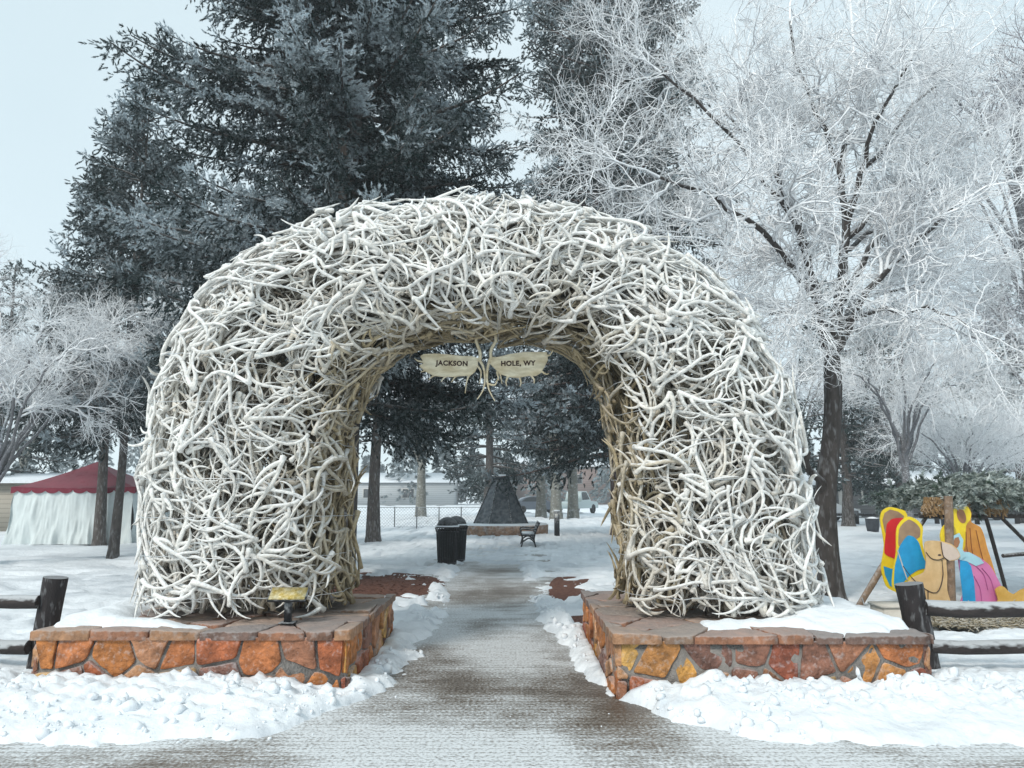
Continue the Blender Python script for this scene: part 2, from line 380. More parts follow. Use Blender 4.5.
# chips
pc = rng.uniform([-4.3, 11.8, 0], [1.9, 15.6, 0], (2600, 3)); pc[:, 2] = .006
a = rng.uniform(0, 6.28, 2600); d1 = np.stack([np.cos(a), np.sin(a), rng.uniform(-.4, .4, 2600)], -1) * .03; d2 = np.stack([-np.sin(a), np.cos(a), a * 0 + .2], -1) * .012
keep = (((pc[:, 0] + 2.9) / 1.5) ** 2 + ((pc[:, 1] - 13.6) / 2.2) ** 2 < 1)
pc, d1, d2 = pc[keep], d1[keep], d2[keep]
V = np.stack([pc - d1 - d2, pc + d1 - d2, pc + d1 + d2, pc - d1 + d2], 1).reshape(-1, 3)
mb.add(V, np.arange(len(V)).reshape(-1, 4))
tag(mb.build('mulch_bed', MUL), kind='structure')

# broken chunks of shovelled snow
rc = np.random.default_rng(404)
ico = np.array([(0, .53, .85), (0, -.53, .85), (.53, .85, 0), (-.53, .85, 0), (.85, 0, .53), (-.85, 0, .53)]); ico = np.vstack([ico, -ico])
icf = []
for a in range(12):
    for b in range(a + 1, 12):
        for c in range(b + 1, 12):
            if max(np.linalg.norm(ico[a] - ico[b]), np.linalg.norm(ico[b] - ico[c]), np.linalg.norm(ico[a] - ico[c])) < 1.15:
                n_ = np.cross(ico[b] - ico[a], ico[c] - ico[a]); icf.append((a, b, c) if np.dot(n_, ico[a]) > 0 else (a, c, b))
icf = np.array(icf)
N_ = 2600; cx = rc.uniform(-5.6, 5.6, N_); cy = 5.15 + 1.25 * rc.random(N_) ** 1.2
nb_ = N_ // 4; cy[:nb_] = rc.uniform(5.6, 12, nb_); cx[:nb_] = path_mid(cy[:nb_]) + np.where(rc.random(nb_) < .5, -1, 1) * (path_half(cy[:nb_]) + rc.normal(.1, .12, nb_))
hz_ = snow_height(cx, cy); sz = .007 + .045 * rc.random(N_) ** 5
for x0, x1, y0, y1 in (LP, RP): hz_ = np.where((cx > x0 - .1) & (cx < x1 + .1) & (cy > y0 - .1), -1, hz_)
kp = (hz_ > -.5) & ((hz_ > .02) | (rc.random(N_) < .03) & (sz < .02)) & (fbm(xy(cx, cy, 1.5), 3, 8) > .42); cx, cy, hz_, sz = cx[kp], cy[kp], np.maximum(hz_[kp], 0), sz[kp]; N_ = len(cx)
V = ico[None] * rc.uniform(.65, 1.25, (N_, 12, 1)) * rc.uniform(.6, 1.4, (N_, 1, 3)) * sz[:, None, None] + np.stack([cx, cy, hz_ + sz * .2], -1)[:, None]
F = (icf[None] + np.arange(N_)[:, None, None] * 12).reshape(-1, 3)
tag(mesh_from('snow_clods', V.reshape(-1, 3), F, SNOW, smooth=False), 'loose broken chunks of shovelled snow along the banks and the path', 'snow', kind='stuff')

# ================================================================== STONE PLANTERS
def clip_poly(poly, p, nrm2):
    out = []
    for k in range(len(poly)):
        a, b = poly[k], poly[(k + 1) % len(poly)]
        da, db = np.dot(a - p, nrm2), np.dot(b - p, nrm2)
        if da <= 0: out.append(a)
        if da * db < 0: out.append(a + (b - a) * (da / (da - db)))
    return out
def cells(w, h, nx_, ny_, r, gap, jit=.42):
    seeds = []
    for iy in range(ny_):
        off = r.uniform(-.3, .3)
        for ix in range(-1, nx_ + 1):
            seeds.append(((ix + .5 + off + r.uniform(-jit, jit)) * w / nx_, (iy + .5 + r.uniform(-jit, jit) * .8) * h / ny_))
    seeds = np.array(seeds); res = []
    for k, s in enumerate(seeds):
        poly = [np.array(q, float) for q in ((0, 0), (w, 0), (w, h), (0, h))]
        for l, q in enumerate(seeds):
            if l == k or np.linalg.norm(q - s) > 3 * max(w / nx_, h / ny_): continue
            m = (q - s) / np.linalg.norm(q - s)
            poly = clip_poly(poly, (s + q) / 2 - m * gap / 2, m)
            if len(poly) < 3: break
        if len(poly) >= 3:
            poly = np.array(poly); x, y = poly[:, 0], poly[:, 1]
            if abs(np.dot(x, np.roll(y, -1)) - np.dot(y, np.roll(x, -1))) / 2 > .002: res.append(poly)
    return res
STONE_COLS = [(.42, .15, .055), (.36, .11, .045), (.48, .22, .07), (.30, .09, .05), (.52, .30, .09), (.26, .12, .08), (.40, .19, .10), (.20, .10, .075), (.45, .17, .05), (.34, .15, .085), (.50, .34, .16), (.55, .28, .07), (.46, .24, .12)]
def st3(a, b, c):
    return np.stack(np.broadcast_arrays(a, b, c), -1).astype(float)
def stone(mb, poly, f, depth, r, col, rough=.012):
    """rounded, chipped stone block; f(u,v,d) maps to space"""
    n = 34
    seg = np.roll(poly, -1, 0) - poly; L = np.linalg.norm(seg, axis=1); cum = np.concatenate([[0], np.cumsum(L)])
    t = np.linspace(0, cum[-1], n, endpoint=False); k = np.searchsorted(cum, t, side='right') - 1
    ring = poly[k] + seg[k] * ((t - cum[k]) / np.maximum(L[k], 1e-9))[:, None]
    c = ring.mean(0)
    ring = .8 * ring + .1 * (np.roll(ring, 1, 0) + np.roll(ring, -1, 0))
    sd = int(r.integers(1000))
    P = []
    tilt = r.uniform(-.05, .05, 2)
    for sc, dp in ((1, -.03), (1, depth * .7), (.985, depth * .93), (.955, depth), (.65, depth * 1.0), (.3, depth * 1.0)):
        q = c + (ring - c) * sc
        nn = vn(np.concatenate([q * 14, np.full((n, 1), dp * 3)], 1), sd) - .5
        d = np.full(n, dp) + (nn * rough * 2 if dp > 0 else 0) + (np.dot(q - c, tilt) if dp > 0 else 0)
        q = q + (vn(np.concatenate([q * 20, np.full((n, 1), .5)], 1), sd + 3)[:, None] - .5) * .014 * (q - c) / np.maximum(np.linalg.norm(q - c, axis=1, keepdims=True), .02)
        P.append(f(q[:, 0], q[:, 1], d))
    cc = f(c[:1], c[1:], np.array([depth * 1.0]))
    V = np.vstack(P + [cc]); Fq = []
    for a in range(len(P) - 1):
        for b in range(n):
            Fq.append([a * n + b, a * n + (b + 1) % n, (a + 1) * n + (b + 1) % n, (a + 1) * n + b])
    col = np.array(col)[None] * (.95 + (fbm(V * 9, 3, sd)[:, None] - .5) * 1.3)
    nb = mb.n
    mb.add(V, Fq, tone=col)
    last = (len(P) - 1) * n
    mb.F3.append(np.array([[last + b, last + (b + 1) % n, len(V) - 1] for b in range(n)]) + nb)
MSTONE = mat('sandstone', (0, 0, 0), attr='tone', rough=.7, var=.45, vscale=13, bump=1.0, bscale=35, frost=.25)
MCAP = mat('flagstone', (0, 0, 0), attr='tone', rough=.75, var=.35, vscale=10, bump=1.0, bscale=25, frost=.4, fcol=(.5, .50, .50))
MORTAR = mat('mortar', (.24, .225, .21), rough=.95, var=.25, vscale=12, bump=.8, bscale=50)

def planter(box, label, seed):
    x0, x1, y0, y1 = box; r = np.random.default_rng(seed)
    t = thing('stone_planter', label, 'stone planter', ((x0 + x1) / 2, (y0 + y1) / 2, 0), 'stone planters under the arch')
    hw = .44
    core = MB(); core.box(((x0 + x1) / 2, (y0 + y1) / 2, (hw - .1) / 2), (x1 - x0 - .008, y1 - y0 - .008, hw + .1)); core.build('mortar_core', MORTAR, t, smooth=False)
    st = MB()
    def add_side(w, f, nx_):
        for p in cells(w, hw + .06, nx_, 2, r, .026, jit=.48):
            stone(st, p, f, r.uniform(.002, .042), r, STONE_COLS[r.integers(len(STONE_COLS))])
    add_side(x1 - x0, lambda u, v, d: st3(x0 + u, y0 + .005 - d, v - .06), 9)
    add_side(x1 - x0, lambda u, v, d: st3(x1 - u, y1 - .005 + d, v - .06), 8)
    add_side(y1 - y0, lambda u, v, d: st3(x1 - .005 + d, y0 + u, v - .06), 8)
    add_side(y1 - y0, lambda u, v, d: st3(x0 + .005 - d, y1 - u, v - .06), 8)
    st.build('stone_wall', MSTONE, t)
    cp = MB(); ov = .04
    W_, H_ = x1 - x0 + 2 * ov, y1 - y0 + 2 * ov
    caps = [(.28, .13, .075), (.20, .11, .075), (.33, .18, .10), (.16, .10, .08), (.25, .16, .11)]
    for p in cells(W_, H_, 6, 6, r, .010, jit=.45):
        stone(cp, p, lambda u, v, d: st3(x0 - ov + u, y0 - ov + v, hw + .012 + d), .04 + r.uniform(-.008, .01), r, caps[r.integers(5)], rough=.006)
    cp.build('cap_stones', MCAP, t)
    return t
pl = planter(LP, 'low orange sandstone planter under the left leg of the antler arch', 3)
pr = planter(RP, 'low orange sandstone planter under the right leg of the antler arch', 14)
# snow left lying on the planters
def snow_patch(name, blobs, parent, z0=.49, x0=0, x1=1, y0=0, y1=1, seed=0):
    X, Y = np.meshgrid(np.arange(x0, x1, .02), np.arange(y0, y1, .02))
    n2 = fbm(xy(X, Y, 5), 4, seed + 3); n1 = fbm(xy(X, Y, 1.6), 3, seed)
    h = np.full_like(X, -.08)
    for cx, cy, rx, ry, a in blobs:
        q = ((X - cx) / rx) ** 2 + ((Y - cy) / ry) ** 2
        h = np.maximum(h, a * (1 - q) + .09 * (n2 - .5) + .08 * (n1 - .5))
    h = np.clip(h, -.03, .13)
    bd = np.minimum(np.minimum(X - x0, x1 - X), np.minimum(Y - y0, y1 - Y)); h = np.where(bd < .03, -.02, h)
    n, m_ = X.shape[1], X.shape[0]
    i = np.arange(m_ - 1)[:, None] * n; j = np.arange(n - 1)[None]
    F = np.stack([i + j, i + j + 1, i + n + j + 1, i + n + j], -1).reshape(-1, 4)
    hf = h.ravel(); F = F[(hf[F] > -.025).any(1)]
    return mesh_from(name, np.stack([X, Y, z0 + h], -1).reshape(-1, 3), F, SNOW, parent)
snow_patch('snow_patch', [(2.9, 6.9, .6, .6, .10), (2.3, 6.62, .9, .16, .05), (3.1, 7.8, .4, .9, .10)], pr, x0=1.6, x1=RP[1] + .03, y0=RP[2] - .01, y1=RP[3], seed=5)
snow_patch('snow_patch', [(-3.72, 7.0, .32, .5, .09), (-3.4, 6.72, .55, .17, .06), (-3.8, 7.9, .25, .7, .08), (-2.2, 6.62, .5, .1, .01)], pl, x0=LP[0] - .02, x1=-2.6, y0=LP[2] + .1, y1=LP[3], seed=9)

# ================================================================== ANTLER ARCH
SEC = np.array([  # outer x,z  inner x,z  half depth
 (-3.63, .50, -1.62, .50, .86), (-3.65, 1.2, -1.66, 1.2, .86), (-3.66, 1.85, -1.67, 1.85, .86), (-3.64, 2.5, -1.64, 2.4, .85),
 (-3.50, 3.1, -1.5, 2.75, .84), (-3.19, 3.64, -1.32, 3.0, .82), (-2.72, 4.08, -1.1, 3.16, .8), (-2.0, 4.46, -.88, 3.22, .79),
 (-1.2, 4.6, -.62, 3.25, .78), (-.38, 4.66, -.3, 3.25, .78), (.47, 4.6, .06, 3.25, .78), (1.36, 4.32, .36, 3.22, .79),
 (1.87, 3.97, .6, 3.12, .8), (2.29, 3.55, .8, 2.95, .82), (2.62, 3.08, .95, 2.7, .83), (2.81, 2.55, 1.03, 2.4, .84),
 (2.90, 1.85, 1.07, 1.85, .85), (2.98, 1.15, 1.08, 1.15, .86), (3.03, .50, 1.06, .50, .86)])
_o = SEC[:, 0:2]; _c = (SEC[:, 0:2] + SEC[:, 2:4]) / 2
_l = np.concatenate([[0], np.cumsum(np.linalg.norm(np.diff(_c, axis=0), axis=1))]); _T = _l / _l[-1]
SEC[:, 0:2] += (_c - _o) * np.array([.11, .11]); SEC[:, 4] -= .04
SECS = smooth_line(SEC, 400); _Ts = np.interp(np.linspace(0, len(SEC) - 1, 400), np.arange(len(SEC)), _T)
Y0A = 7.6
_ph = np.linspace(-math.pi, math.pi, 2001)
_se = lambda q: np.sign(q) * np.abs(q) ** .72
_sx, _sy = _se(np.cos(_ph)) * .98, _se(np.sin(_ph)) * .84
_al = np.concatenate([[0], np.cumsum(np.hypot(np.diff(_sx), np.diff(_sy)))]); _al = _al / _al[-1] * 2 * math.pi - math.pi
def arch_pt(t, phi, d):
    """t along the arch 0..1, phi round the section (0 = outer side, pi/2 = front), d depth below the skin"""
    tc_ = np.clip(t, 0, 1)
    s = [np.interp(tc_, _Ts, SECS[:, k]) for k in range(5)]
    cx, cz = (s[0] + s[2]) / 2, (s[1] + s[3]) / 2
    ax, az = (s[0] - s[2]) / 2, (s[1] - s[3]) / 2
    a = np.hypot(ax, az)
    phi = np.interp((phi + math.pi) % (2 * math.pi) - math.pi, _al, _ph)
    e = .72
    cu = np.sign(np.cos(phi)) * np.abs(np.cos(phi)) ** e; sv = np.sign(np.sin(phi)) * np.abs(np.sin(phi)) ** e
    ra = np.maximum(a - d, .02) / a; rb = np.maximum(s[4] - d, .02)
    x = cx + ax * cu * ra; z = cz + az * cu * ra; y = Y0A - rb * sv
    z = z - np.where(t < 0, -t, np.where(t > 1, t - 1, 0)) * _l[-1]
    return np.stack([x, y, z], -1)
def metric(t, phi):
    e = 1e-3
    return (np.linalg.norm(arch_pt(t + e, phi, 0.) - arch_pt(t - e, phi, 0.), axis=-1) / (2 * e),
            np.linalg.norm(arch_pt(t, phi + 5e-2, 0.) - arch_pt(t, phi - 5e-2, 0.), axis=-1) / 1e-1)

def antler_local(r, scale=1.0):
    """tubes of one antler as (points (K,3) in plane coords a,b + height h, radii)"""
    L = r.uniform(.85, 1.2) * scale; K = 13
    turn = r.uniform(1.2, 2.6); s = np.linspace(0, 1, K)
    ang = turn * (s ** 1.1 - .5) + .42 * np.sin(s * 7 + r.uniform(0, 6.28))
    step = L / (K - 1)
    a = np.cumsum(np.cos(ang)) * step; b = np.cumsum(np.sin(ang)) * step
    a -= a.mean(); b -= b.mean()
    hgt = .05 * np.sin(s * 3.14 * r.uniform(.8, 1.6) + r.uniform(0, 3)) + r.uniform(-.06, .06) * (s - .5)
    r0 = r.uniform(.0165, .0235) * (.75 + .25 * scale)
    rad = r0 * (1.0 - .25 * s - .35 * s ** 3); rad[-1] = .004; rad[-2] *= .6
    rad[0] = r0 * 1.5; rad[1] = r0 * 1.05
    bp = np.stack([a, b, hgt], -1); e0 = nrm(bp[0] - bp[1])
    tubes = [(np.vstack([bp[0] + e0 * r0 * .5, bp]), np.concatenate([[.003], rad]))]
    fr = [.05, .15, .33, .5, .66, .8, .9]
    side = 1 if r.random() < .5 else -1
    side = -1
    for q, f in enumerate(fr):
        if r.random() < .1: continue
        f = min(.93, f + r.uniform(-.03, .03)); k = f * (K - 1); i0 = int(k)
        p0 = np.array([np.interp(k, range(K), a), np.interp(k, range(K), b), np.interp(k, range(K), hgt)])
        ta = np.interp(k, range(K), ang)
        l = r.uniform(.2, .42) * scale * (1.0 if q < 4 else .7)
        n = 8; u = np.linspace(0, 1, n)
        a0 = ta + side * r.uniform(.75, 1.25); cv = -side * r.uniform(.6, 1.7)
        an = a0 + cv * u
        st = l / (n - 1); up = r.normal(0, .35)
        pa = p0[0] + np.concatenate([[0], np.cumsum(np.cos(an[:-1])) * st]); pb = p0[1] + np.concatenate([[0], np.cumsum(np.sin(an[:-1])) * st])
        ph = p0[2] + up * l * u ** 1.4 * .6
        rr = np.interp(k, range(K), rad) * np.array([.95, .85, .74, .66, .58, .48, .34, .1])
        tubes.append((np.stack([pa, pb, ph], -1), rr))
    return tubes
def place(tubes, t0, p0, th, d, mir):
    Lt, Lp = metric(np.array(t0), np.array(p0)); Lt = max(float(Lt), 2.5); Lp = max(float(Lp), .45)
    c, s = math.cos(th), math.sin(th); out = []
    zm = min(float(arch_pt(t0 + (P[:, 0] * c - P[:, 1] * mir * s) / Lt, p0 + (P[:, 0] * s + P[:, 1] * mir * c) / Lp, np.zeros(len(P)))[:, 2].min()) for P, _ in tubes)
    if zm < .53: t0 = t0 + (.53 - zm) / _l[-1] * (1 if t0 < .5 else -1)
    for P, rad in tubes:
        a, b, h = P[:, 0], P[:, 1] * mir, P[:, 2]
        u = a * c - b * s; v = a * s + b * c
        # round the fixed section metric so that long antlers do not smear across corners
        Q = arch_pt(t0 + u / Lt, p0 + v / Lp, np.maximum(d - h, -.17))
        Q[:, 2] = np.maximum(Q[:, 2], .515 + rad)
        out.append((Q, rad))
    return out
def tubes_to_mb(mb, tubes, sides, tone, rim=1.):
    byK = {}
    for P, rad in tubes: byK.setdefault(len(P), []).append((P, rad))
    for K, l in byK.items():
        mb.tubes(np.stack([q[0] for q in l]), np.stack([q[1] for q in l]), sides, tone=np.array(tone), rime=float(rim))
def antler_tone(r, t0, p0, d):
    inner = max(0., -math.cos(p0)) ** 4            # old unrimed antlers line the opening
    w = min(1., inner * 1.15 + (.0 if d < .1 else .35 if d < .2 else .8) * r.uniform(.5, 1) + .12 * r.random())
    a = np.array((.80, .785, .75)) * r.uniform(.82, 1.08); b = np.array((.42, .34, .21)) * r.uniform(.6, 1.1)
    if d > .18: b = b * .6  # deep layers darkened further: shade in the gaps put into the colour
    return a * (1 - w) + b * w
MANT = mat('weathered_antler', (0, 0, 0), attr='tone', rough=.7, var=.32, vscale=11, bump=.8, bscale=38, frost=.85, fcol=(.80, .82, .83), rattr='rime')
arch = thing('antler_arch', 'huge arch woven of frosted white elk antlers standing on two stone planters', 'antler arch', (-.3, Y0A, .5))
ra = np.random.default_rng(21)
# a hundred antlers that show largest: on the front skin, laid out evenly over it
heroes = []
tries = 0
while len(heroes) < 100 and tries < 20000:
    tries += 1
    t0 = ra.uniform(.02, .98); p0 = ra.uniform(.35, 2.6)
    pos = arch_pt(np.array(t0), np.array(p0), 0.)
    dmin = .42 * (1 - tries / 22000)
    if all(np.linalg.norm(pos - q) > dmin for q in heroes):
        heroes.append(pos)
        th = ra.uniform(0, 6.283)
        tb = place(antler_local(ra, 1.0), t0, p0, th, -.01 + ra.uniform(-.04, .03), 1 if ra.random() < .5 else -1)
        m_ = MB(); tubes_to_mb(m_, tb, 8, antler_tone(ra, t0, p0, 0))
        b_ = tb[0][0][0]; 
        o = m_.build('antler', MANT, arch)
rest = MB()
def wsample():
    while True:
        t0 = ra.uniform(.0, 1.0); p0 = ra.uniform(-math.pi, math.pi)
        Lt, Lp = metric(np.array(t0), np.array(p0))
        if ra.random() < min(1, float(Lt) / 16): 
            if math.sin(p0) < -.35 and ra.random() < .45: continue
            return t0, p0
for n_, d, sc, sides in ((680, .01, .82, 6), (760, .11, .82, 6), (700, .23, .82, 5), (520, .36, .85, 5), (380, .50, .85, 4)):
    for k in range(n_):
        t0, p0 = wsample()
        th = ra.uniform(0, 6.283)
        tb = place(antler_local(ra, sc), t0, p0, th, d + ra.uniform(-.05, .05), 1 if ra.random() < .5 else -1)
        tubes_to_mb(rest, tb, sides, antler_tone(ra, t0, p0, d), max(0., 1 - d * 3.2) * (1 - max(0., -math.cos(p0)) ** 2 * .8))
o = rest.build('antler_tangle', MANT, arch); o['kind'] = 'stuff'
MWIRE = mat('tie_wire', (.55, .56, .56), rough=.4, metal=.6, var=.1, frost=.9)
ts = [.02, .055, .09, .125, .16, .195, .235, .275, .32, .37, .42, .47, .53, .58, .63, .68, .725, .765, .805, .84, .875, .91, .945, .98]
for t0 in ts:
    ph = np.linspace(0, 2 * math.pi, 61)
    Q = arch_pt(np.full(61, t0), ph, np.full(61, -.045)); Q += ra.normal(0, .006, Q.shape)
    m_ = MB(); m_.tube(Q, .0035, 4, cap=False); m_.build('tie_wire', MWIRE, arch)

# ================================================================== ANTLER SIGNS
MPAD = mat('bare_moose_antler', (.60, .50, .32), rough=.5, var=.2, vscale=14, bump=.25, bscale=30, col2=(.68, .62, .47), stretch=(.5, 1, 1.5))
INK = mat('carved_letters', (.045, .02, .015), rough=.8, var=.2)
def prism(mb, outline, thick, yoff=0, bev=.008):
    """outline (n,3) roughly in an XZ plane; rounded slab"""
    o_ = np.asarray(outline, float); n = len(o_); c = o_.mean(0)
    rings = []
    for sc, dy in ((-bev, -thick / 2), (0, -thick / 2 + bev), (0, thick / 2 - bev), (-bev, thick / 2)):
        d = nrm(o_ - c); rings.append(o_ + d * sc + np.array([0, dy + yoff, 0]))
    V = np.vstack(rings); F = [[a * n + b, a * n + (b + 1) % n, (a + 1) * n + (b + 1) % n, (a + 1) * n + b] for a in range(3) for b in range(n)]
    mb.add(V, F)
    return rings
def ngon_obj(name, outline, thick, m, parent, bev=.006):
    """slab from a possibly concave outline (tessellated properly)"""
    bm = bmesh.new(); loc = Vector(parent.location) if parent else Vector((0, 0, 0))
    vs = [bm.verts.new(Vector(p) - loc - Vector((0, thick / 2, 0)) * -1) for p in outline]
    f = bm.faces.new(vs)
    ex = bmesh.ops.extrude_face_region(bm, geom=[f]); ev = [q for q in ex['geom'] if isinstance(q, bmesh.types.BMVert)]
    bmesh.ops.translate(bm, verts=ev, vec=(0, -thick, 0))
    bmesh.ops.recalc_face_normals(bm, faces=bm.faces)
    if bev: bmesh.ops.bevel(bm, geom=[e for e in bm.edges if len(e.link_faces) == 2 and e.calc_face_angle() > .9], offset=bev, segments=2, affect='EDGES')
    bmesh.ops.triangulate(bm, faces=[q for q in bm.faces if len(q.verts) > 4])
    me = bpy.data.meshes.new(name); bm.to_mesh(me); bm.free(); me.materials.append(m)
    o = bpy.data.objects.new(name, me); C.objects.link(o)
    if parent: o.parent = parent
    return o
def text_obj(name, s, loc, size, m, parent, rx=90, rz=0, depth=.002, ry=0, space=1.1):
    cu = bpy.data.curves.new(name, 'FONT'); cu.body = s; cu.size = size; cu.extrude = depth; cu.offset = size * .04; cu.align_x = 'CENTER'; cu.align_y = 'CENTER'; cu.space_character = space
    o = bpy.data.objects.new(name + '_tmp', cu); C.objects.link(o)
    dg = bpy.context.evaluated_depsgraph_get(); me = bpy.data.meshes.new_from_object(o.evaluated_get(dg))
    bpy.data.objects.remove(o); bpy.data.curves.remove(cu)
    me.transform(Matrix.Translation(Vector(loc) - Vector(parent.location)) @ Matrix.Rotation(R(rz), 4, 'Z') @ Matrix.Rotation(R(ry), 4, 'Y') @ Matrix.Rotation(R(rx), 4, 'X'))
    me.materials.clear(); me.materials.append(m)
    o = bpy.data.objects.new(name, me); C.objects.link(o); o.parent = parent
    return o
YS = 7.55
def px(l, Y): return [tuple(at(x, y, Y)) for x, y in l]
for nm, lab, word, outl, tines, tx, ry in (
    ('L', 'flat moose antler sign hanging in the arch, left of the pair, dark lettering JACKSON', 'JACKSON',
     [(420, 356), (424, 354), (436, 353.5), (450, 354.5), (462, 356), (472, 356), (478, 358), (478, 366), (475, 372), (470, 376), (462, 376), (454, 377), (444, 377), (434, 376), (426, 372), (419, 366), (424, 363)],
     [[(478, 358), (483, 366), (485, 378), (483, 390), (477, 399)], [(476, 364), (481, 372), (480, 384)], [(471, 372), (467, 380), (465, 393)], [(461, 373), (455, 377), (451, 382)], [(450, 374), (444, 378), (441, 382)], [(438, 373), (432, 377), (429, 380)], [(428, 368), (424, 371), (421, 372)], [(480, 362), (480, 352), (476, 340), (479, 330)], [(424, 362), (418, 361), (415, 359)]], 452, 1.5),
    ('R', 'flat moose antler sign hanging in the arch, right of the pair, dark lettering HOLE, WY', 'HOLE, WY',
     [(490, 357), (498, 357), (510, 354), (524, 352), (538, 352), (547, 352), (548, 360), (545, 366), (541, 373), (536, 376), (528, 376), (518, 378), (508, 377), (500, 374), (494, 368), (490, 364)],
     [[(491, 357), (488, 366), (487, 378), (489, 390), (495, 401)], [(495, 366), (500, 374), (502, 384)], [(497, 372), (499, 381)], [(488, 384), (495, 385), (498, 378)], [(508, 376), (506, 382), (507, 386)], [(519, 376), (521, 382), (520, 386)], [(531, 375), (534, 380), (534, 384)], [(541, 371), (546, 374), (549, 373)], [(491, 360), (491, 350), (496, 340), (493, 330)], [(545, 356), (550, 355), (553, 350)]], 518, -1)):
    t = thing('antler_sign', lab, 'sign', at(484, 350, YS), 'pair of antler signs')
    ngon_obj('antler_paddle', px(outl, YS), .022, MPAD, t)
    for q in tines:
        m_ = MB(); L_ = smooth_line(np.array(px(q, YS)), 9); L_[:, 1] += np.linspace(0, ra.uniform(-.05, .03), 9)
        r0 = .017 if len(q) > 3 else .013
        m_.tube(L_, r0 * np.linspace(1, .3, 9) if q[-1][1] > 340 else r0, 7)
        m_.build('tine', MPAD, t)
    text_obj('lettering', word, at(tx, 363.5, YS - .013), .070, INK, t, ry=ry)

# ================================================================== PLAQUE
t = thing('information_plaque', 'small tilted brass plaque on a short black post on the left planter', 'plaque', at(288, 617, 6.72))
pb = at(288, 616, 6.68); pt = at(288, 598, 6.68)
m_ = MB(); m_.box(((pb[0]), 6.68, (.5 + pt[2]) / 2), (.055, .055, pt[2] - .5)); m_.box((pb[0], 6.68, .508), (.13, .13, .012)); m_.build('post', BLACK, t, smooth=False)
rx = Matrix.Rotation(R(38), 3, 'X')
mB = MB(); mB.box((pb[0], 6.67, pt[2] + .03), (.33, .16, .018), rot=rx); mB.build('backing_plate', BLACK, t, smooth=False)
BRASS = mat('aged_brass', (.52, .38, .09), rough=.45, metal=.35, var=.35, vscale=40, bump=.6, bscale=90, col2=(.62, .56, .36))
mB = MB(); nrm_ = rx @ Vector((0, 0, 1)); c_ = Vector((pb[0], 6.67, pt[2] + .03)) + nrm_ * .0125; mB.box(c_, (.31, .14, .008), rot=rx); pf = mB.build('brass_plate', BRASS, t, smooth=False)

# ================================================================== LOG FENCES
def log_mesh(p, q, r, m_, wob=.012, sides=14, seed=0):
    n = 24; u = np.linspace(0, 1, n)[:, None]; P = np.array(p)[None] * (1 - u) + np.array(q)[None] * u
    P = P + (fbm(P * 2.2 + seed, 3, seed)[:, None] - .5) * np.array([0, wob, wob]) * 2
    rr = r * (1 + .12 * (vn(P * 5, seed + 2) - .5))
    m_.tube(P, rr, sides)
def log_fence(label, posts, rails):
    t = thing('log_fence', label, 'fence', posts[0][0])
    for k, (p, q, r) in enumerate(posts):
        m_ = MB(); log_mesh(p, q, r, m_, seed=k + 3); m_.build('post', LOGPOST, t)
    for k, (p, q, r) in enumerate(rails):
        m_ = MB(); log_mesh(p, q, r, m_, seed=k + 8, wob=.025); m_.build('rail', WOODLOG, t)
log_fence('dark log rail fence with one thick post at the left end of the stone planters',
          [((-4.42, 7.25, -.1), (-4.32, 7.25, .83), .105)],
          [((-4.40, 7.15, .615), (-9.5, 7.35, .61), .062), ((-4.45, 7.15, .225), (-9.5, 7.35, .24), .062)])
log_fence('dark log rail fence with one leaning post at the right end of the stone planters',
          [((3.72, 6.95, -.1), (3.60, 6.95, .80), .115)],
          [((3.68, 6.86, .60), (10.5, 6.9, .62), .07), ((3.70, 6.86, .265), (10.5, 6.9, .24), .06)])

# ================================================================== CONIFERS
def tuft_template(nb, r, fat=1.):
    V = []; w = []
    for k in range(nb):
        s0 = r.uniform(0, .75); az = k * 2.4 + r.uniform(-.4, .4); L = r.uniform(.3, .42); el = r.uniform(.45, .9)
        o_ = np.array([math.cos(az), math.sin(az), 0]); d = o_ * math.sin(el) + np.array([0, 0, math.cos(el)])
        sd = np.cross(d, o_); sd = sd / np.linalg.norm(sd); b = np.array([0, 0, s0])
        V += [b - sd * .07 * fat, b + sd * .07 * fat, b + d * L]; w += [.0, .0, .45]
    # blunt forward bud
    for k in range(3):
        az = k * 2.1; o_ = np.array([math.cos(az), math.sin(az), 0]) * .1 * fat
        V += [np.array([0, 0, .55]) - o_, np.array([0, 0, .55]) + o_, np.array([0, 0, 1.05])]; w += [.1, .1, .5]
    return np.array(V), np.array(w)
def tufts(P, D, Ls, frost, r, nb=11, fat=1.):
    """thousands of needle tufts, several templates"""
    VV, WW = [], []
    T = [tuft_template(nb, r, fat) for _ in range(6)]
    ch = r.integers(0, 6, len(P)); D = nrm(D)
    rv = nrm(r.normal(0, 1, D.shape)); A = nrm(np.cross(D, rv)); B = np.cross(D, A)
    for k in range(6):
        m_ = ch == k; v, w = T[k]
        X = P[m_][:, None] + Ls[m_][:, None, None] * (v[None, :, 0:1] * A[m_][:, None] + v[None, :, 1:2] * B[m_][:, None] + v[None, :, 2:3] * D[m_][:, None])
        VV.append(X.reshape(-1, 3)); WW.append((frost[m_][:, None] * (.65 + w[None] * 1.1)).ravel())
    V = np.vstack(VV); return V, np.arange(len(V)).reshape(-1, 3), np.clip(np.concatenate(WW), 0, 1)

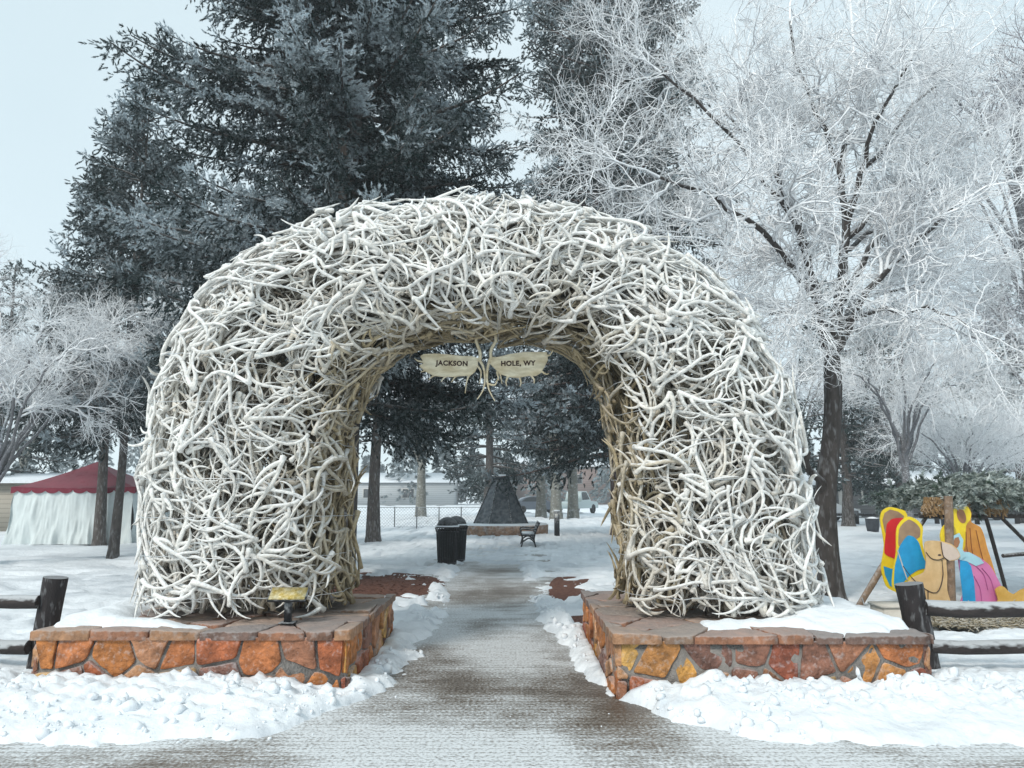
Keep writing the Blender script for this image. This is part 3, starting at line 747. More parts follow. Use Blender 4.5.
def spruce(label, x, y, h, rmax, z0, seed, nbr, spacing=.17, tl=.2, trunk_r=.25, bark=None, frost=.4, need=None, nb=11, group='spruce trees in the park', prof=.75, droop=.7, zmax=None, fat=1., ztrunk=0, squash=None, gz=0.):
    r = np.random.default_rng(seed)
    t = thing('spruce_tree', label, 'tree', (x, y, 0), group)
    need = need or NEEDLE
    m_ = MB()
    zz = np.linspace(-.1, h, 16); tr = trunk_r * (1 - zz / h * .93); tr[0] *= 1.45; tr[1] = tr[1] * 1.0
    zz[1] = .25; tr[1] = trunk_r * 1.15
    Pt = np.stack([x + zz * 0 + .05 * np.sin(zz * .7 + seed), y + zz * 0, zz], -1); m_.tube(Pt, tr, 14)
    top = zmax or h
    z = z0 + (top - z0) * (np.arange(nbr) + r.uniform(0, 1, nbr)) / nbr; wh = .62; z = z0 + np.round((z - z0) / wh) * wh + r.normal(0, .07, nbr); z = np.minimum(z, h - .25)
    s = (z - z0) / (h - z0)
    az = r.uniform(0, 6.283, nbr)
    lob = .78 + .5 * vn(np.stack([np.cos(az) * 1.4, np.sin(az) * 1.4, z * .55], -1), seed)
    L = rmax * (1 - s) ** prof * lob * r.uniform(.82, 1.12, nbr) + .25
    L *= np.where(s < .06, .8, 1)
    K = 10; u = np.linspace(0, 1, K)
    el0 = .1 + .45 * s + r.normal(0, .06, nbr)
    zo = L[:, None] * (el0[:, None] * u - droop * u ** 2 + droop * .72 * u ** 3)
    wob = r.normal(0, .06, nbr)[:, None] * L[:, None] * u ** 2
    P = np.stack([x + np.cos(az)[:, None] * L[:, None] * u - np.sin(az)[:, None] * wob, y + np.sin(az)[:, None] * L[:, None] * u + np.cos(az)[:, None] * wob, z[:, None] + zo], -1)
    Rb = (.018 + .012 * L)[:, None] * (1 - .85 * u[None])
    m_.tubes(P, Rb, 5)
    if bark is None: bark = BARK
    m_.build('trunk', bark, t)
    # branchlets
    nper = np.maximum((L / spacing * 1.7).astype(int), 3); bi = np.repeat(np.arange(nbr), nper); n = len(bi)
    uu = r.uniform(.12, 1, n) ** .8; kf = uu * (K - 1); i0 = np.minimum(kf.astype(int), K - 2); f = (kf - i0)[:, None]
    p0 = P[bi, i0] * (1 - f) + P[bi, i0 + 1] * f; tg = nrm(P[bi, i0 + 1] - P[bi, i0])
    side = np.where(r.random(n) < .5, -1., 1.)[:, None]
    lat = nrm(np.cross(tg, np.array([[0, 0, 1.]]))) * side
    bl = (.22 * L[bi] * (1 - uu) + .24 + .14 * r.random(n)) * r.uniform(.7, 1.15, n); bl = np.minimum(bl, .95)
    hang = (r.random(n) < .45).astype(float)
    d = nrm(tg * (.75 - .35 * hang[:, None]) + lat * (.8 - .45 * hang[:, None]) + np.array([[0, 0, 1.]]) * (-.08 - .75 * hang + r.normal(0, .15, n))[:, None])
    nt_ = np.maximum((bl / (tl * .55)).astype(int), 2); ti = np.repeat(np.arange(n), nt_); N_ = len(ti)
    st = np.arange(N_) - np.repeat(np.cumsum(nt_) - nt_, nt_)
    v = (st + r.uniform(.2, .9, N_)) / nt_[ti]
    pt = p0[ti] + d[ti] * (bl[ti] * v)[:, None] + np.array([[0, 0, -1.]]) * (.18 * bl[ti] * v ** 2)[:, None] + r.normal(0, .03, (N_, 3))
    dd = d[ti] + r.normal(0, .42, (N_, 3)) + lat[ti] * np.where(st % 2, .4, -.4)[:, None] * .6 + np.array([[0, 0, .12]])
    bf = r.uniform(.25, 1.2, nbr)[bi[ti]]; fr = frost * bf * (.0 + 1.5 * sstep(.46, .64, fbm(p0[ti] * 1.1, 3, seed + 5))) * (.3 + .8 * v) * (1.1 - .95 * hang[ti]) + r.normal(0, .08, N_) + .15 * sstep(.75, 1, uu[ti])
    Ls = tl * r.uniform(.75, 1.25, N_)
    # upright tufts along the top of the boughs carry most rime
    nu = int(N_ * .2); k2 = r.integers(0, n, nu)
    pt = np.vstack([pt, p0[k2] + r.normal(0, .05, (nu, 3))]); dd = np.vstack([dd, tg[k2] * .8 + np.array([[0, 0, .8]]) + r.normal(0, .3, (nu, 3))]); fr = np.concatenate([fr, frost * (.1 + 1.5 * sstep(.44, .64, fbm(p0[k2] * 1.1, 3, seed + 5))) + .1 + r.normal(0, .08, nu)]); Ls = np.concatenate([Ls, tl * r.uniform(.6, 1., nu)])
    V, F_, W_ = tufts(pt, dd, Ls, np.clip(fr, 0, 1), r, nb, fat)
    mesh_from('crown', V, F_, need, t, smooth=False, attrs={'frost': W_})
    return t

spruce('towering dark green spruce rising right behind the left half of the arch', -3.35, 14.6, 24, 3.8, 3.2, 5, 260, spacing=.08, tl=.145, trunk_r=.35, frost=1.9, prof=.5, fat=.9, zmax=15.5, nb=15)
spruce('slender blue spruce standing beside the red-roofed tent, nearer of two', -10.25, 19.6, 13.5, 2.2, 3.3, 6, 150, spacing=.10, tl=.18, trunk_r=.12, frost=1.5, prof=.7, fat=1.2)
spruce('spruce with thick grey trunk right in front of the tent, further of two', -13.25, 24.3, 15, 2.9, 3.7, 8, 160, spacing=.17, tl=.22, trunk_r=.17, frost=.8, nb=10, fat=1.3)
spruce('tall narrow dark spruce with reddish trunk behind the arch, right of the path', 4.3, 30.6, 33, 4.9, 3.2, 9, 430, spacing=.19, tl=.28, trunk_r=.28, bark=REDBARK, frost=.8, nb=9, prof=.42, zmax=27, fat=1.3)
spruce('spruce with grey-brown trunk seen through the left side of the arch opening', -4.65, 25.6, 13, 2.8, 3.5, 10, 130, spacing=.2, tl=.25, trunk_r=.22, frost=1.6, nb=9, fat=1.3)
spruce('hazy broad spruce far behind the pyramid-shaped cover', -1.6, 52, 17, 4.0, 2.4, 11, 130, spacing=.35, tl=.5, trunk_r=.35, frost=.35, need=NEEDLE_FAR, nb=8)
spruce('hazy spruce left of two behind the white parked car', 16.9, 38, 13, 3.4, 2.6, 12, 110, spacing=.3, tl=.4, trunk_r=.28, frost=.5, need=NEEDLE_FAR, nb=8)
spruce('hazy spruce right of two behind the painted figures', 20.6, 40, 12, 3.6, 2.6, 13, 110, spacing=.3, tl=.4, trunk_r=.28, frost=.5, need=NEEDLE_FAR, nb=8)
spruce('dark hazy spruce at the far left edge behind the tent', -24.8, 36, 13, 3.6, 1.5, 14, 110, spacing=.3, tl=.4, trunk_r=.28, frost=.4, need=NEEDLE_FAR, nb=8)
spruce('hazy spruce at the right edge beyond the log stable', 28.5, 42, 15, 3.8, 1.6, 15, 110, spacing=.3, tl=.4, trunk_r=.28, frost=.5, need=NEEDLE_FAR, nb=8)

# ================================================================== RIMED BROADLEAF TREES
def grow(r, P0, D0, L, R0, K, wob, grav, tip=.35, curl=0.):
    N = len(P0); P = np.empty((N, K, 3)); P[:, 0] = P0; d = nrm(D0)
    for k in range(1, K):
        g = grav * (k / K) - curl * (k / K) ** 3
        d = nrm(d + r.normal(0, wob, (N, 3)) + np.array([[0, 0, -1.]]) * g)
        P[:, k] = P[:, k - 1] + d * (L / (K - 1))[:, None]
    u = np.linspace(0, 1, K); Rr = R0[:, None] * (1 - (1 - tip) * u[None])
    return P, Rr
def spawn(r, P, Rr, per, a0, a1, umin=.15, up=0.):
    N, K = P.shape[:2]; bi = np.repeat(np.arange(N), per); n = len(bi)
    u = r.uniform(umin, 1, n); kf = u * (K - 1); i0 = np.minimum(kf.astype(int), K - 2); f = (kf - i0)[:, None]
    p = P[bi, i0] * (1 - f) + P[bi, i0 + 1] * f; t = nrm(P[bi, i0 + 1] - P[bi, i0])
    rv = nrm(np.cross(t, r.normal(0, 1, (n, 3)))); a = r.uniform(a0, a1, n)[:, None]
    d = t * np.cos(a) + rv * np.sin(a) + np.array([[0, 0, up]])
    rr = Rr[bi, i0] * (1 - f[:, 0]) + Rr[bi, i0 + 1] * f[:, 0]
    return p, d, rr, u
def broadleaf(label, x, y, seed, trunk, limbs, lens, pers, rads, grp='rime-covered broadleaf trees', bark=None, twig=None, cup=0.1, sides=(7, 5, 4, 3, 3), wob=.14, grav=.05, curl=.1, cat='tree', zmin=1.0):
    """trunk = (points, radii); limbs = [(points, r0, r1)]"""
    r = np.random.default_rng(seed)
    t = thing('rimed_tree', label, cat, (x, y, 0), grp)
    wood = MB()
    tp = smooth_line(trunk[0], 24); tr = np.interp(np.linspace(0, 1, 24), np.linspace(0, 1, len(trunk[1])), trunk[1])
    wood.tube(tp, tr * (1 + .1 * (vn(tp * 3, seed) - .5)), 14)
    K = 16; LP_, LR_ = [], []
    for pts, r0, r1 in limbs:
        q = smooth_line(pts, K); q[1:-1] += r.normal(0, .03, (K - 2, 3)); LP_.append(q); LR_.append(r0 + (r1 * .5 - r0) * np.linspace(0, 1, K) ** .8)
    P, Rr = np.array(LP_), np.array(LR_); wood.tubes(P[:, :11], Rr[:, :11], 9)
    tw = MB(); tw.tubes(P[:, 10:], Rr[:, 10:], 7)
    for lv, (l, n, rad) in enumerate(zip(lens, pers, rads)):
        p, d, rr, u = spawn(r, P, Rr, n, .45, 1.15, umin=.22 if lv == 0 else .12, up=cup if lv < 2 else 0)
        L = l * r.uniform(.55, 1.25, len(p)) * (1 - .35 * u)
        K = (9, 7, 6, 5, 4)[lv]
        P, Rr = grow(r, p, d, L, np.minimum(rr * .8, rad), K, wob, grav, tip=.5 if lv else .3, curl=curl)
        kp = P[:, :, 2].min(1) > zmin; P, Rr = P[kp], Rr[kp]
        tw.tubes(P, Rr, sides[lv])
    wood.build('trunk', bark or DARKBARK, t)
    tw.build('crown', twig or TWIG, t)
    return t
def Lm(l):
    return [tuple(at(*q)) for q in l]
Yt = 11.6
trunk = (np.array([(4.86, Yt, -.1), (4.83, Yt, .15)] + Lm([(827, 545, Yt), (826, 490, Yt), (832, 430, Yt), (833, 385, Yt), (830, 340, Yt)])), [.25, .19, .165, .155, .14, .135, .12])
limbs = [(Lm([(829, 350, Yt), (815, 290, Yt), (805, 240, 11.5), (785, 195, 11.3), (760, 120, 11.1), (735, 30, 11)]), .10, .03),
 (Lm([(833, 355, Yt), (840, 290, Yt), (846, 235, 11.7), (842, 160, 11.8), (852, 60, 12), (848, -60, 12)]), .11, .03),
 (Lm([(843, 300, 11.7), (870, 250, 11.8), (905, 215, 12), (955, 182, 12), (1010, 168, 12.2), (1080, 160, 12.5)]), .06, .02),
 (Lm([(838, 350, 11.6), (868, 292, 11.4), (905, 250, 11.2), (945, 215, 11), (985, 188, 10.8), (1040, 182, 10.6)]), .065, .02),
 (Lm([(845, 240, 11.7), (890, 195, 12), (940, 155, 12.3), (1000, 125, 12.6), (1080, 95, 13)]), .05, .02),
 (Lm([(818, 300, 11.6), (765, 235, 11.0), (705, 195, 10.5), (640, 170, 10.1), (575, 150, 9.8)]), .06, .016),
 (Lm([(806, 245, 11.5), (755, 165, 11.6), (700, 105, 11.7), (640, 60, 11.7), (590, 30, 11.7)]), .05, .016),
 (Lm([(800, 225, 11.5), (770, 150, 12.4), (720, 110, 13.2), (690, 30, 13.8)]), .05, .016),
 (Lm([(846, 230, 11.7), (870, 140, 11.2), (910, 60, 10.6), (940, -30, 10.2)]), .05, .016),
 (Lm([(842, 180, 11.8), (810, 100, 12.2), (790, 20, 12.6), (800, -60, 13)]), .05, .02),
 (Lm([(845, 210, 11.7), (900, 120, 12), (960, 60, 12.3), (1020, 0, 12.6)]), .045, .016),
 (Lm([(826, 505, Yt), (812, 468, 11.4), (800, 448, 11.2), (775, 420, 10.9), (755, 380, 10.6)]), .075, .03),
 (Lm([(815, 290, Yt), (790, 260, 12.4), (740, 250, 13.2), (690, 240, 13.8), (640, 235, 14.2)]), .045, .014),
 (Lm([(845, 320, 11.6), (880, 310, 11.4), (930, 310, 11.1), (985, 335, 10.9), (1040, 360, 10.8)]), .045, .012),
 (Lm([(822, 320, 11.5), (800, 312, 11.3), (770, 315, 11.0), (735, 330, 10.8)]), .04, .012),
 (Lm([(846, 250, 11.7), (885, 230, 12.4), (935, 240, 13.0), (1000, 265, 13.5)]), .045, .012),
 (Lm([(838, 330, Yt), (860, 300, 12.6), (900, 290, 13.6), (960, 270, 14.2), (1030, 260, 14.6)]), .05, .014)]
broadleaf('large many-limbed tree thick with white rime, dark forked trunk behind the right arch leg', 4.86, Yt, 31, trunk, limbs,
          (1.9, 1.1, .6, .32), (14, 9, 6, 2), (.030, .024, .021, .019), zmin=2.45, wob=.32, bark=DARKBARK, grav=.06, curl=.36, cup=.05)

def auto_tree(label, x, y, h, rad, seed, tr=.16, z1=2.2, nl=9, lens=(1.8, 1.0, .6), pers=(8, 6, 5), rads=(.03, .02, .015), twig=None, bark=None, lean=(0, 0), spread=1., **kw):
    r = np.random.default_rng(seed + 100)
    top = np.array([x + lean[0], y + lean[1], z1 * 1.5])
    trunk = (np.array([(x, y, -.1), (x + lean[0] * .2, y, z1 * .4), (x + lean[0] * .6, y + lean[1] * .5, z1), top]), [tr * 1.3, tr, tr * .85, tr * .6])
    limbs = []
    for k in range(nl):
        a = k * 2.4 + r.uniform(-.4, .4); rr = rad * r.uniform(.45, 1.0) * spread; hh = z1 + (h - z1) * r.uniform(.45, 1.0) * (1.15 - .35 * rr / rad)
        p0 = np.array([x + lean[0] * .7, y + lean[1] * .7, z1 * r.uniform(.95, 1.4)]); p3 = np.array([x + lean[0] + math.cos(a) * rr, y + lean[1] + math.sin(a) * rr, hh])
        p1 = p0 * .7 + p3 * .3 + np.array([0, 0, .12 * h]); p2 = p0 * .3 + p3 * .7 + np.array([0, 0, .08 * h])
        limbs.append(([p0, p1, p2, p3], tr * .36, tr * .12))
    return broadleaf(label, x, y, seed, trunk, limbs, lens, pers, rads, bark=bark or RIMEBARK, twig=twig, **kw)
auto_tree('white rimed tree at the left edge with leaning trunk beside the tent', -12.7, 17.6, 8.3, 4.2, 41, tr=.12, z1=1.9, nl=15, lens=(1.6, .85, .5, .28), pers=(13, 8, 5, 2), rads=(.028, .022, .019, .017), lean=(1.1, -.3), wob=.12, grav=.05)
auto_tree('pale rimed tree with drooping pinkish-grey twigs at the right edge', 14.5, 19.5, 12, 4.8, 42, tr=.2, z1=2.6, nl=16, lens=(2.0, 1.1, .7, .4), pers=(9, 6, 5, 1), rads=(.022, .017, .014, .012), twig=TWIG_PINK, wob=.13, grav=.09)
auto_tree('rimed tree hanging over the top right corner', 10.2, 14.2, 11.5, 3.4, 43, tr=.14, z1=6.0, nl=9, lens=(1.5, .8, .45), pers=(9, 6, 5), rads=(.02, .014, .011), twig=TWIG_PINK, wob=.15)
auto_tree('low bushy rimed tree behind the painted camel', 16.2, 27, 5.6, 4.2, 44, tr=.14, z1=1.3, nl=16, lens=(1.5, .9, .5, .3), pers=(8, 7, 5, 2), rads=(.022, .017, .014, .012), wob=.13)
auto_tree('low bushy rimed tree beyond the log stable', 20.5, 29, 6.4, 4.0, 45, tr=.14, z1=1.5, nl=14, lens=(1.5, .9, .5, .3), pers=(8, 7, 5, 2), rads=(.022, .017, .014, .012), wob=.13)
auto_tree('mid-distance rimed tree just right of the dark forked trunk', 12.6, 24, 8.5, 3.6, 46, tr=.14, z1=2.2, nl=14, lens=(1.6, .9, .55, .3), pers=(8, 7, 5, 2), rads=(.022, .016, .013, .011), wob=.13)
for k, (pxx, Y, h, rd, lab) in enumerate(((541, 55, 11, 3.2, 'slim far rimed tree, leftmost trunk of three right of the pyramid cover'), (556, 50, 13, 3.6, 'far rimed tree with the thickest grey-green trunk right of the pyramid cover'), (573, 52, 12, 3.4, 'far rimed tree, rightmost trunk of three right of the pyramid cover'), (421, 56, 14, 4.4, 'tall far rimed tree with straight pale trunk left of the far broad spruce'), (20, 48, 11, 4.6, 'far pale rimed tree behind the left edge tree'), (975, 50, 14, 5.5, 'tall far pale rimed tree with slim pale trunk at the right'), (900, 60, 13, 5.5, 'far pale rimed tree behind the two hazy spruces at right'), (800, 46, 12, 4.6, 'far rimed tree just left of the dark forked trunk'))):
    q = at(pxx, 500, Y)
    auto_tree(lab, q[0], Y, h, rd, 60 + k, tr=.36 if k < 4 else .2, z1=3.0, nl=12, lens=(2.2, 1.3, .8), pers=(7, 6, 5), rads=(.05, .04, .032), twig=TWIG_PINK, bark=mat('lichen_bark', (.16, .16, .14), var=.4, vscale=3, frost=.4), wob=.12)

# ================================================================== TENT
t = thing('party_tent', 'square party tent with dark red peaked roof and white curtain walls', 'tent', (-14.35, 25.9, 0))
hx = 2.0; hy_ = 1.3; zx = 1.82; cx_, cy_ = -14.35, 25.9
RED = mat('red_canvas', (.17, .008, .028), rough=.65, var=.18, vscale=2, bump=.3, bscale=6, frost=.05)
WCAN = mat('white_canvas', (.62, .68, .68), rough=.6, var=.08, vscale=2)
m_ = MB(); n = 14; V = []; Fq = []
for sidx, (ax, ay) in enumerate(((0, -1), (1, 0), (0, 1), (-1, 0))):
    for a in range(n + 1):
        for b in range(n + 1):
            u = a / n; s = (b / n * 2 - 1) * (1 - u)
            rr = 1 - u; zz = zx + (2.74 - zx) * (u ** 1.25) - .05 * math.sin(math.pi * (b / n)) * (1 - u) * 1.0 + .05 * (1 - u) * 1.0
            V.append((cx_ + hx * (ax * rr - ay * s), cy_ + hy_ * (ay * rr + ax * s), zz))
    b0 = sidx * (n + 1) ** 2
    for a in range(n):
        for b in range(n): Fq.append([b0 + a * (n + 1) + b, b0 + a * (n + 1) + b + 1, b0 + (a + 1) * (n + 1) + b + 1, b0 + (a + 1) * (n + 1) + b])
m_.add(V, Fq)
m_.build('roof', RED, t)
m_ = MB()
for ax, ay in ((0, -1), (1, 0), (0, 1), (-1, 0)):
    s = np.linspace(-1, 1, 97); sc = np.abs(np.sin(s * math.pi * 4.5 * .999 + math.pi / 2 * 0))
    zt = zx + .045 - .05 * np.sin(math.pi * (s + 1) / 2); zb = zx - .05 - .12 * np.sqrt(sc)
    o1 = 1.012
    X = cx_ + hx * (ax * o1 - ay * s * o1); Y = cy_ + hy_ * (ay * o1 + ax * s * o1)
    V = np.vstack([np.stack([X, Y, zt], -1), np.stack([X, Y, zb], -1)]); k = np.arange(96)
    m_.add(V, np.stack([k, k + 1, k + 98, k + 97], -1))
m_.build('valance', RED, t)
m_ = MB()
for ax, ay in ((0, -1), (1, 0), (0, 1), (-1, 0)):
    s = np.linspace(-1, 1, 220); zs = np.linspace(0.02, 1.78, 14)
    Sx, Zx = np.meshgrid(s, zs)
    pl_ = 1.7 * (fbm(np.stack([Sx * 8, Zx * 1.1, Sx * 0 + ax * 5 + ay], -1), 3, 12) - .5) * .30 * (1.15 - Zx / 2)
    o1 = .965 + (1 - Zx / 1.8) * .07 + pl_ / hx * 1.0
    X = cx_ + hx * (ax * o1 - ay * Sx * (.97 + .07 * (1 - Zx / 1.8))); Y = cy_ + hy_ * (ay * o1 + ax * Sx * (.97 + .07 * (1 - Zx / 1.8)))
    i = np.arange(13)[:, None] * 220; j = np.arange(219)[None]
    m_.add(np.stack([X, Y, Zx], -1).reshape(-1, 3), np.stack([i + j, i + j + 1, i + 220 + j + 1, i + 220 + j], -1).reshape(-1, 4))
m_.build('curtain_wall', WCAN, t)

# ================================================================== BUILDINGS
def siding(name, col, step=.2):
    m = bpy.data.materials.new(name); m.use_nodes = True; N = m.node_tree.nodes; L = m.node_tree.links; p = N['Principled BSDF']; p.inputs['Roughness'].default_value = .8
    tcn = N.new('ShaderNodeTexCoord'); w = N.new('ShaderNodeTexWave'); w.bands_direction = 'Z'; w.wave_profile = 'SAW'; w.inputs['Scale'].default_value = 1 / step / 3.2; L.new(tcn.outputs['Object'], w.inputs['Vector'])
    c = N.new('ShaderNodeValToRGB'); c.color_ramp.elements[0].position = .0; c.color_ramp.elements[0].color = (*[q * .45 for q in col], 1); c.color_ramp.elements[1].position = .18; c.color_ramp.elements[1].color = (*col, 1)
    L.new(w.outputs['Fac'], c.inputs[0]); L.new(c.outputs[0], p.inputs['Base Color']); MATS[name] = m; return m
GLASS = mat('dark_glass', (.03, .035, .04), rough=.15, var=.1)
TRIM = mat('pale_trim', (.5, .5, .48), rough=.7, var=.1)
ROOFM = mat('snowy_roof', (.72, .76, .8), rough=.7, var=.1)
def building(name, label, x0, x1, y0, y1, h, roofh, m, wins, ww=1.2, wh=1.1, wz=1.0, door=None, ov=.4):
    t = thing(name, label, 'building', ((x0 + x1) / 2, (y0 + y1) / 2, 0))
    w = MB(); w.box(((x0 + x1) / 2, (y0 + y1) / 2, h / 2), (x1 - x0, y1 - y0, h)); 
    ym = (y0 + y1) / 2
    for xe in (x0 + .001, x1 - .001): w.add([(xe, y0, h), (xe, y1, h), (xe, ym, h + roofh)], [[0, 1, 2]])
    w.build('wall', m, t, smooth=False)
    rf = MB(); th = .14; k = roofh / (ym - y0)
    for sg, ya in ((-1, y0 - ov), (1, y1 + ov)):
        zb = h - k * ov
        V = [(x0 - ov, ya, zb), (x1 + ov, ya, zb), (x1 + ov, ym, h + roofh), (x0 - ov, ym, h + roofh)]
        V = V + [(a, b, c + th) for a, b, c in V]
        rf.add(V, [[0, 1, 2, 3], [4, 5, 6, 7], [0, 1, 5, 4], [1, 2, 6, 5], [2, 3, 7, 6], [3, 0, 4, 7]])
    rf.build('roof', ROOFM, t, smooth=False)
    for wx in wins:
        f = MB(); f.box((wx, y0 - .03, wz + wh / 2), (ww + .2, .08, wh + .2)); fo = f.build('window', TRIM, t, smooth=False)
        g_ = MB()
        for sx in (-.25, .25): g_.box((wx + sx * ww, y0 - .075, wz + wh / 2), (ww * .46, .02, wh))
        go = g_.build('pane', GLASS, t, smooth=False); go.parent = fo; go.location = Vector(t.location) - Vector(fo.location) * 0 ; go.location = (0, 0, 0)
    if door is not None:
        d = MB(); d.box((door, y0 - .03, 1.02), (.95, .07, 2.04)); d.build('door', TRIM, t, smooth=False)
    return t
BEIGE = siding('beige_siding', (.40, .36, .30), .2)
building('sided_building', 'long low beige sided building behind the red tent', -34, -15.6, 33, 40, 2.15, .35, BEIGE, (-30, -26.5), door=-28.3)
GREYS = siding('grey_boards', (.12, .125, .13), .3); PALES = siding('pale_boards', (.42, .44, .45), .3)
building('park_building', 'low dark grey building with covered front behind the white parked car', 15.5, 48, 52, 60, 2.35, .9, GREYS, (18, 21, 25, 29.5, 34), ww=1.6, door=23)
PINKB = siding('brown_boards', (.30, .22, .2), .35)
building('far_house', 'hazy brownish two-storey building far beyond the path', -4, 20, 128, 140, 6.5, 1.8, PINKB, (1, 6, 11, 16), ww=1.8, wh=1.4, wz=3.6)
building('far_lodge', 'hazy low grey building far beyond the chain-link fence', -38, -9, 116, 126, 3.6, 1.4, PALES, (-34, -28, -22, -16), ww=1.8, wh=1.3, wz=1.2)

# ================================================================== VEHICLES
def car(label, x, y, rz, paint, tall=False, grp='cars parked beyond the park'):
    nm = 'parked_truck' if tall else 'parked_car'
    t = thing(nm, label, 'truck' if tall else 'car', (x, y, 0), grp)
    if tall:
        low = [(-2.6, .45), (-2.62, .95), (-2.4, 1.02), (-.4, 1.05), (1.2, 1.1), (2.45, 1.02), (2.62, .85), (2.62, .45)]
        cab = [(-.55, 1.05), (-.4, 1.85), (-.2, 1.92), (.75, 1.92), (1.3, 1.12)]
    else:
        low = [(-2.25, .32), (-2.3, .7), (-2.2, .95), (-1.3, 1.0), (1.0, .98), (1.9, .82), (2.22, .68), (2.25, .32)]
        cab = [(-1.85, .96), (-1.3, 1.36), (-.7, 1.47), (.15, 1.45), (1.15, .97)]
    def ext(poly, w0, w1, zsplit=None, nm_='body', m=None, sub=None):
        b = MB(); pts = np.array(poly); n = len(pts); z = pts[:, 1]; zz = (z - z.min()) / (z.max() - z.min())
        hw = w0 + (w1 - w0) * zz
        ls = []
        for s, k in ((-1, 1), (-1, .93), (1, .93), (1, 1)): pass
        rings = [np.stack([pts[:, 0] * .985, -hw, z * .99 + .004], -1), np.stack([pts[:, 0], -hw * .95, z], -1), np.stack([pts[:, 0], hw * .95, z], -1), np.stack([pts[:, 0] * .985, hw, z * .99 + .004], -1)]
        V = np.vstack(rings); F = [[a * n + q, a * n + (q + 1) % n, (a + 1) * n + (q + 1) % n, (a + 1) * n + q] for a in range(3) for q in range(n)]
        b.add(V, F); b.poly(rings[0]); b.poly(rings[-1])
        return b
    rot = Matrix.Rotation(rz, 4, 'Z')
    def fin(b, nm_, m, parent=t, sm=False):
        V = [np.asarray(v) for v in b.V]; b.V = [np.array([(rot @ Vector(q) + Vector((x, y, 0)))[:] for q in v]) for v in V]
        return b.build(nm_, m, t, smooth=sm)
    fin(ext(low, .88, .86), 'body', paint)
    fin(ext(cab, .84, .68), 'cabin', paint)
    g_ = MB(); c_ = np.array(cab); cc = c_.mean(0)
    for s in (-1, 1):
        q = cc + (c_ - cc) * .78; zz = (q[:, 1] - c_[:, 1].min()) / (c_[:, 1].max() - c_[:, 1].min())
        g_.poly(np.stack([q[:, 0], s * (.84 - .16 * zz + .008), q[:, 1]], -1))
    fin(g_, 'window', GLASS)
    for wx in ((-1.45, 1.4) if not tall else (-1.6, 1.65)):
        for s in (-1, 1):
            wr = .33 if not tall else .4
            w = MB(); a = np.linspace(0, 6.283, 20, endpoint=False)
            prof = [(0, .02), (wr * .55, .02), (wr * .6, 0), (wr * .95, 0), (wr, .03), (wr, .2), (0, .2)]
            V = np.array([(wx + p * math.cos(q), s * (.9 - d_), wr + p * math.sin(q)) for p, d_ in prof for q in a]); F = [[i * 20 + j, i * 20 + (j + 1) % 20, (i + 1) * 20 + (j + 1) % 20, (i + 1) * 20 + j] for i in range(6) for j in range(20)]
            w.add(V, F); wo = fin(w, 'wheel', mat('tyre', (.02, .02, .02), rough=.8), sm=False)
    for s in (-1, 1):
        h_ = MB(); h_.box((2.2 if not tall else 2.6, s * .62, .72 if not tall else .88), (.08, .3, .14)); fin(h_, 'headlight', TRIM)
    return t
WHITEP = mat('white_paint', (.7, .72, .74), rough=.3, var=.05, coat=.5)
car('white parked car with sloping bonnet behind the dark forked tree', 18.4, 45.5, 0.05, WHITEP)
car('pale pickup-like truck parked far off right of the path', 5.6, 66, 1.0, mat('silver_green_paint', (.5, .58, .58), rough=.35, var=.05, coat=.4), tall=True)
car('dark blue-grey car parked far off beside the pale truck', 2.2, 68, .2, mat('slate_paint', (.10, .12, .15), rough=.3, var=.05, coat=.4))
car('grey car parked far right beyond the log stable', 29.5, 49.0, 0.0, mat('grey_paint', (.22, .24, .26), rough=.3, var=.05, coat=.4))

# ================================================================== PYRAMID COVER AND BASIN
px_, py_ = at(501, 500, 32)[0], 32.0
BAS = mat('basin_stone', (.28, .17, .11), rough=.85, var=.5, vscale=4, bump=.8, bscale=12, frost=.3)
t = thing('stone_basin', 'low round stone basin with a snowy rim at the end of the path', 'basin', (px_, py_, 0))
m_ = MB(); m_.lathe([(1.98, -.05), (2.0, .36), (1.98, .38), (1.5, .38), (1.5, .2), (0.01, .2)], (px_, py_, 0), 48); m_.build('basin_wall', BAS, t)
a = np.linspace(0, 6.283, 48, endpoint=False)
m_ = MB(); m_.lathe([(1.97, .378), (1.94, .42), (1.7, .46), (1.3, .43), (.6, .45), (0.01, .45)], (px_, py_, 0), 48); m_.build('snow_layer', SNOW, t)
t = thing('pyramid_cover', 'dark slate pyramid-shaped winter cover with flat snowy top on the round basin', 'cover', (px_, py_, .44))
SLATE = mat('slate_panel', (.045, .055, .065), rough=.55, var=.5, vscale=3, frost=.12)
m_ = MB(); rb = MB(); n = 8
for k in range(n):
    a0, a1 = (k + .5) * 2 * math.pi / n, (k + 1.5) * 2 * math.pi / n
    lo = [(px_ + 1.22 * math.cos(q), py_ + 1.22 * math.sin(q), .42) for q in (a0, a1)]; hi = [(px_ + .34 * math.cos(q), py_ + .34 * math.sin(q), 2.3) for q in (a1, a0)]
    m_.add(lo + hi, [[0, 1, 2, 3]])
    rb.tube([lo[0], hi[1]], .035, 6)
m_.build('panel', SLATE, t, smooth=False); rb.build('rib', BLACK, t)
m_ = MB(); m_.lathe([(.34, 2.27), (.50, 2.30), (.50, 2.36), (.01, 2.38)], (px_, py_, 0), 8); m_.build('top_plate', SLATE, t, smooth=False)
m_ = MB(); m_.lathe([(.49, 2.362), (.47, 2.41), (.3, 2.46), (.01, 2.47)], (px_, py_, 0), 24); m_.build('snow_cap', SNOW, t)

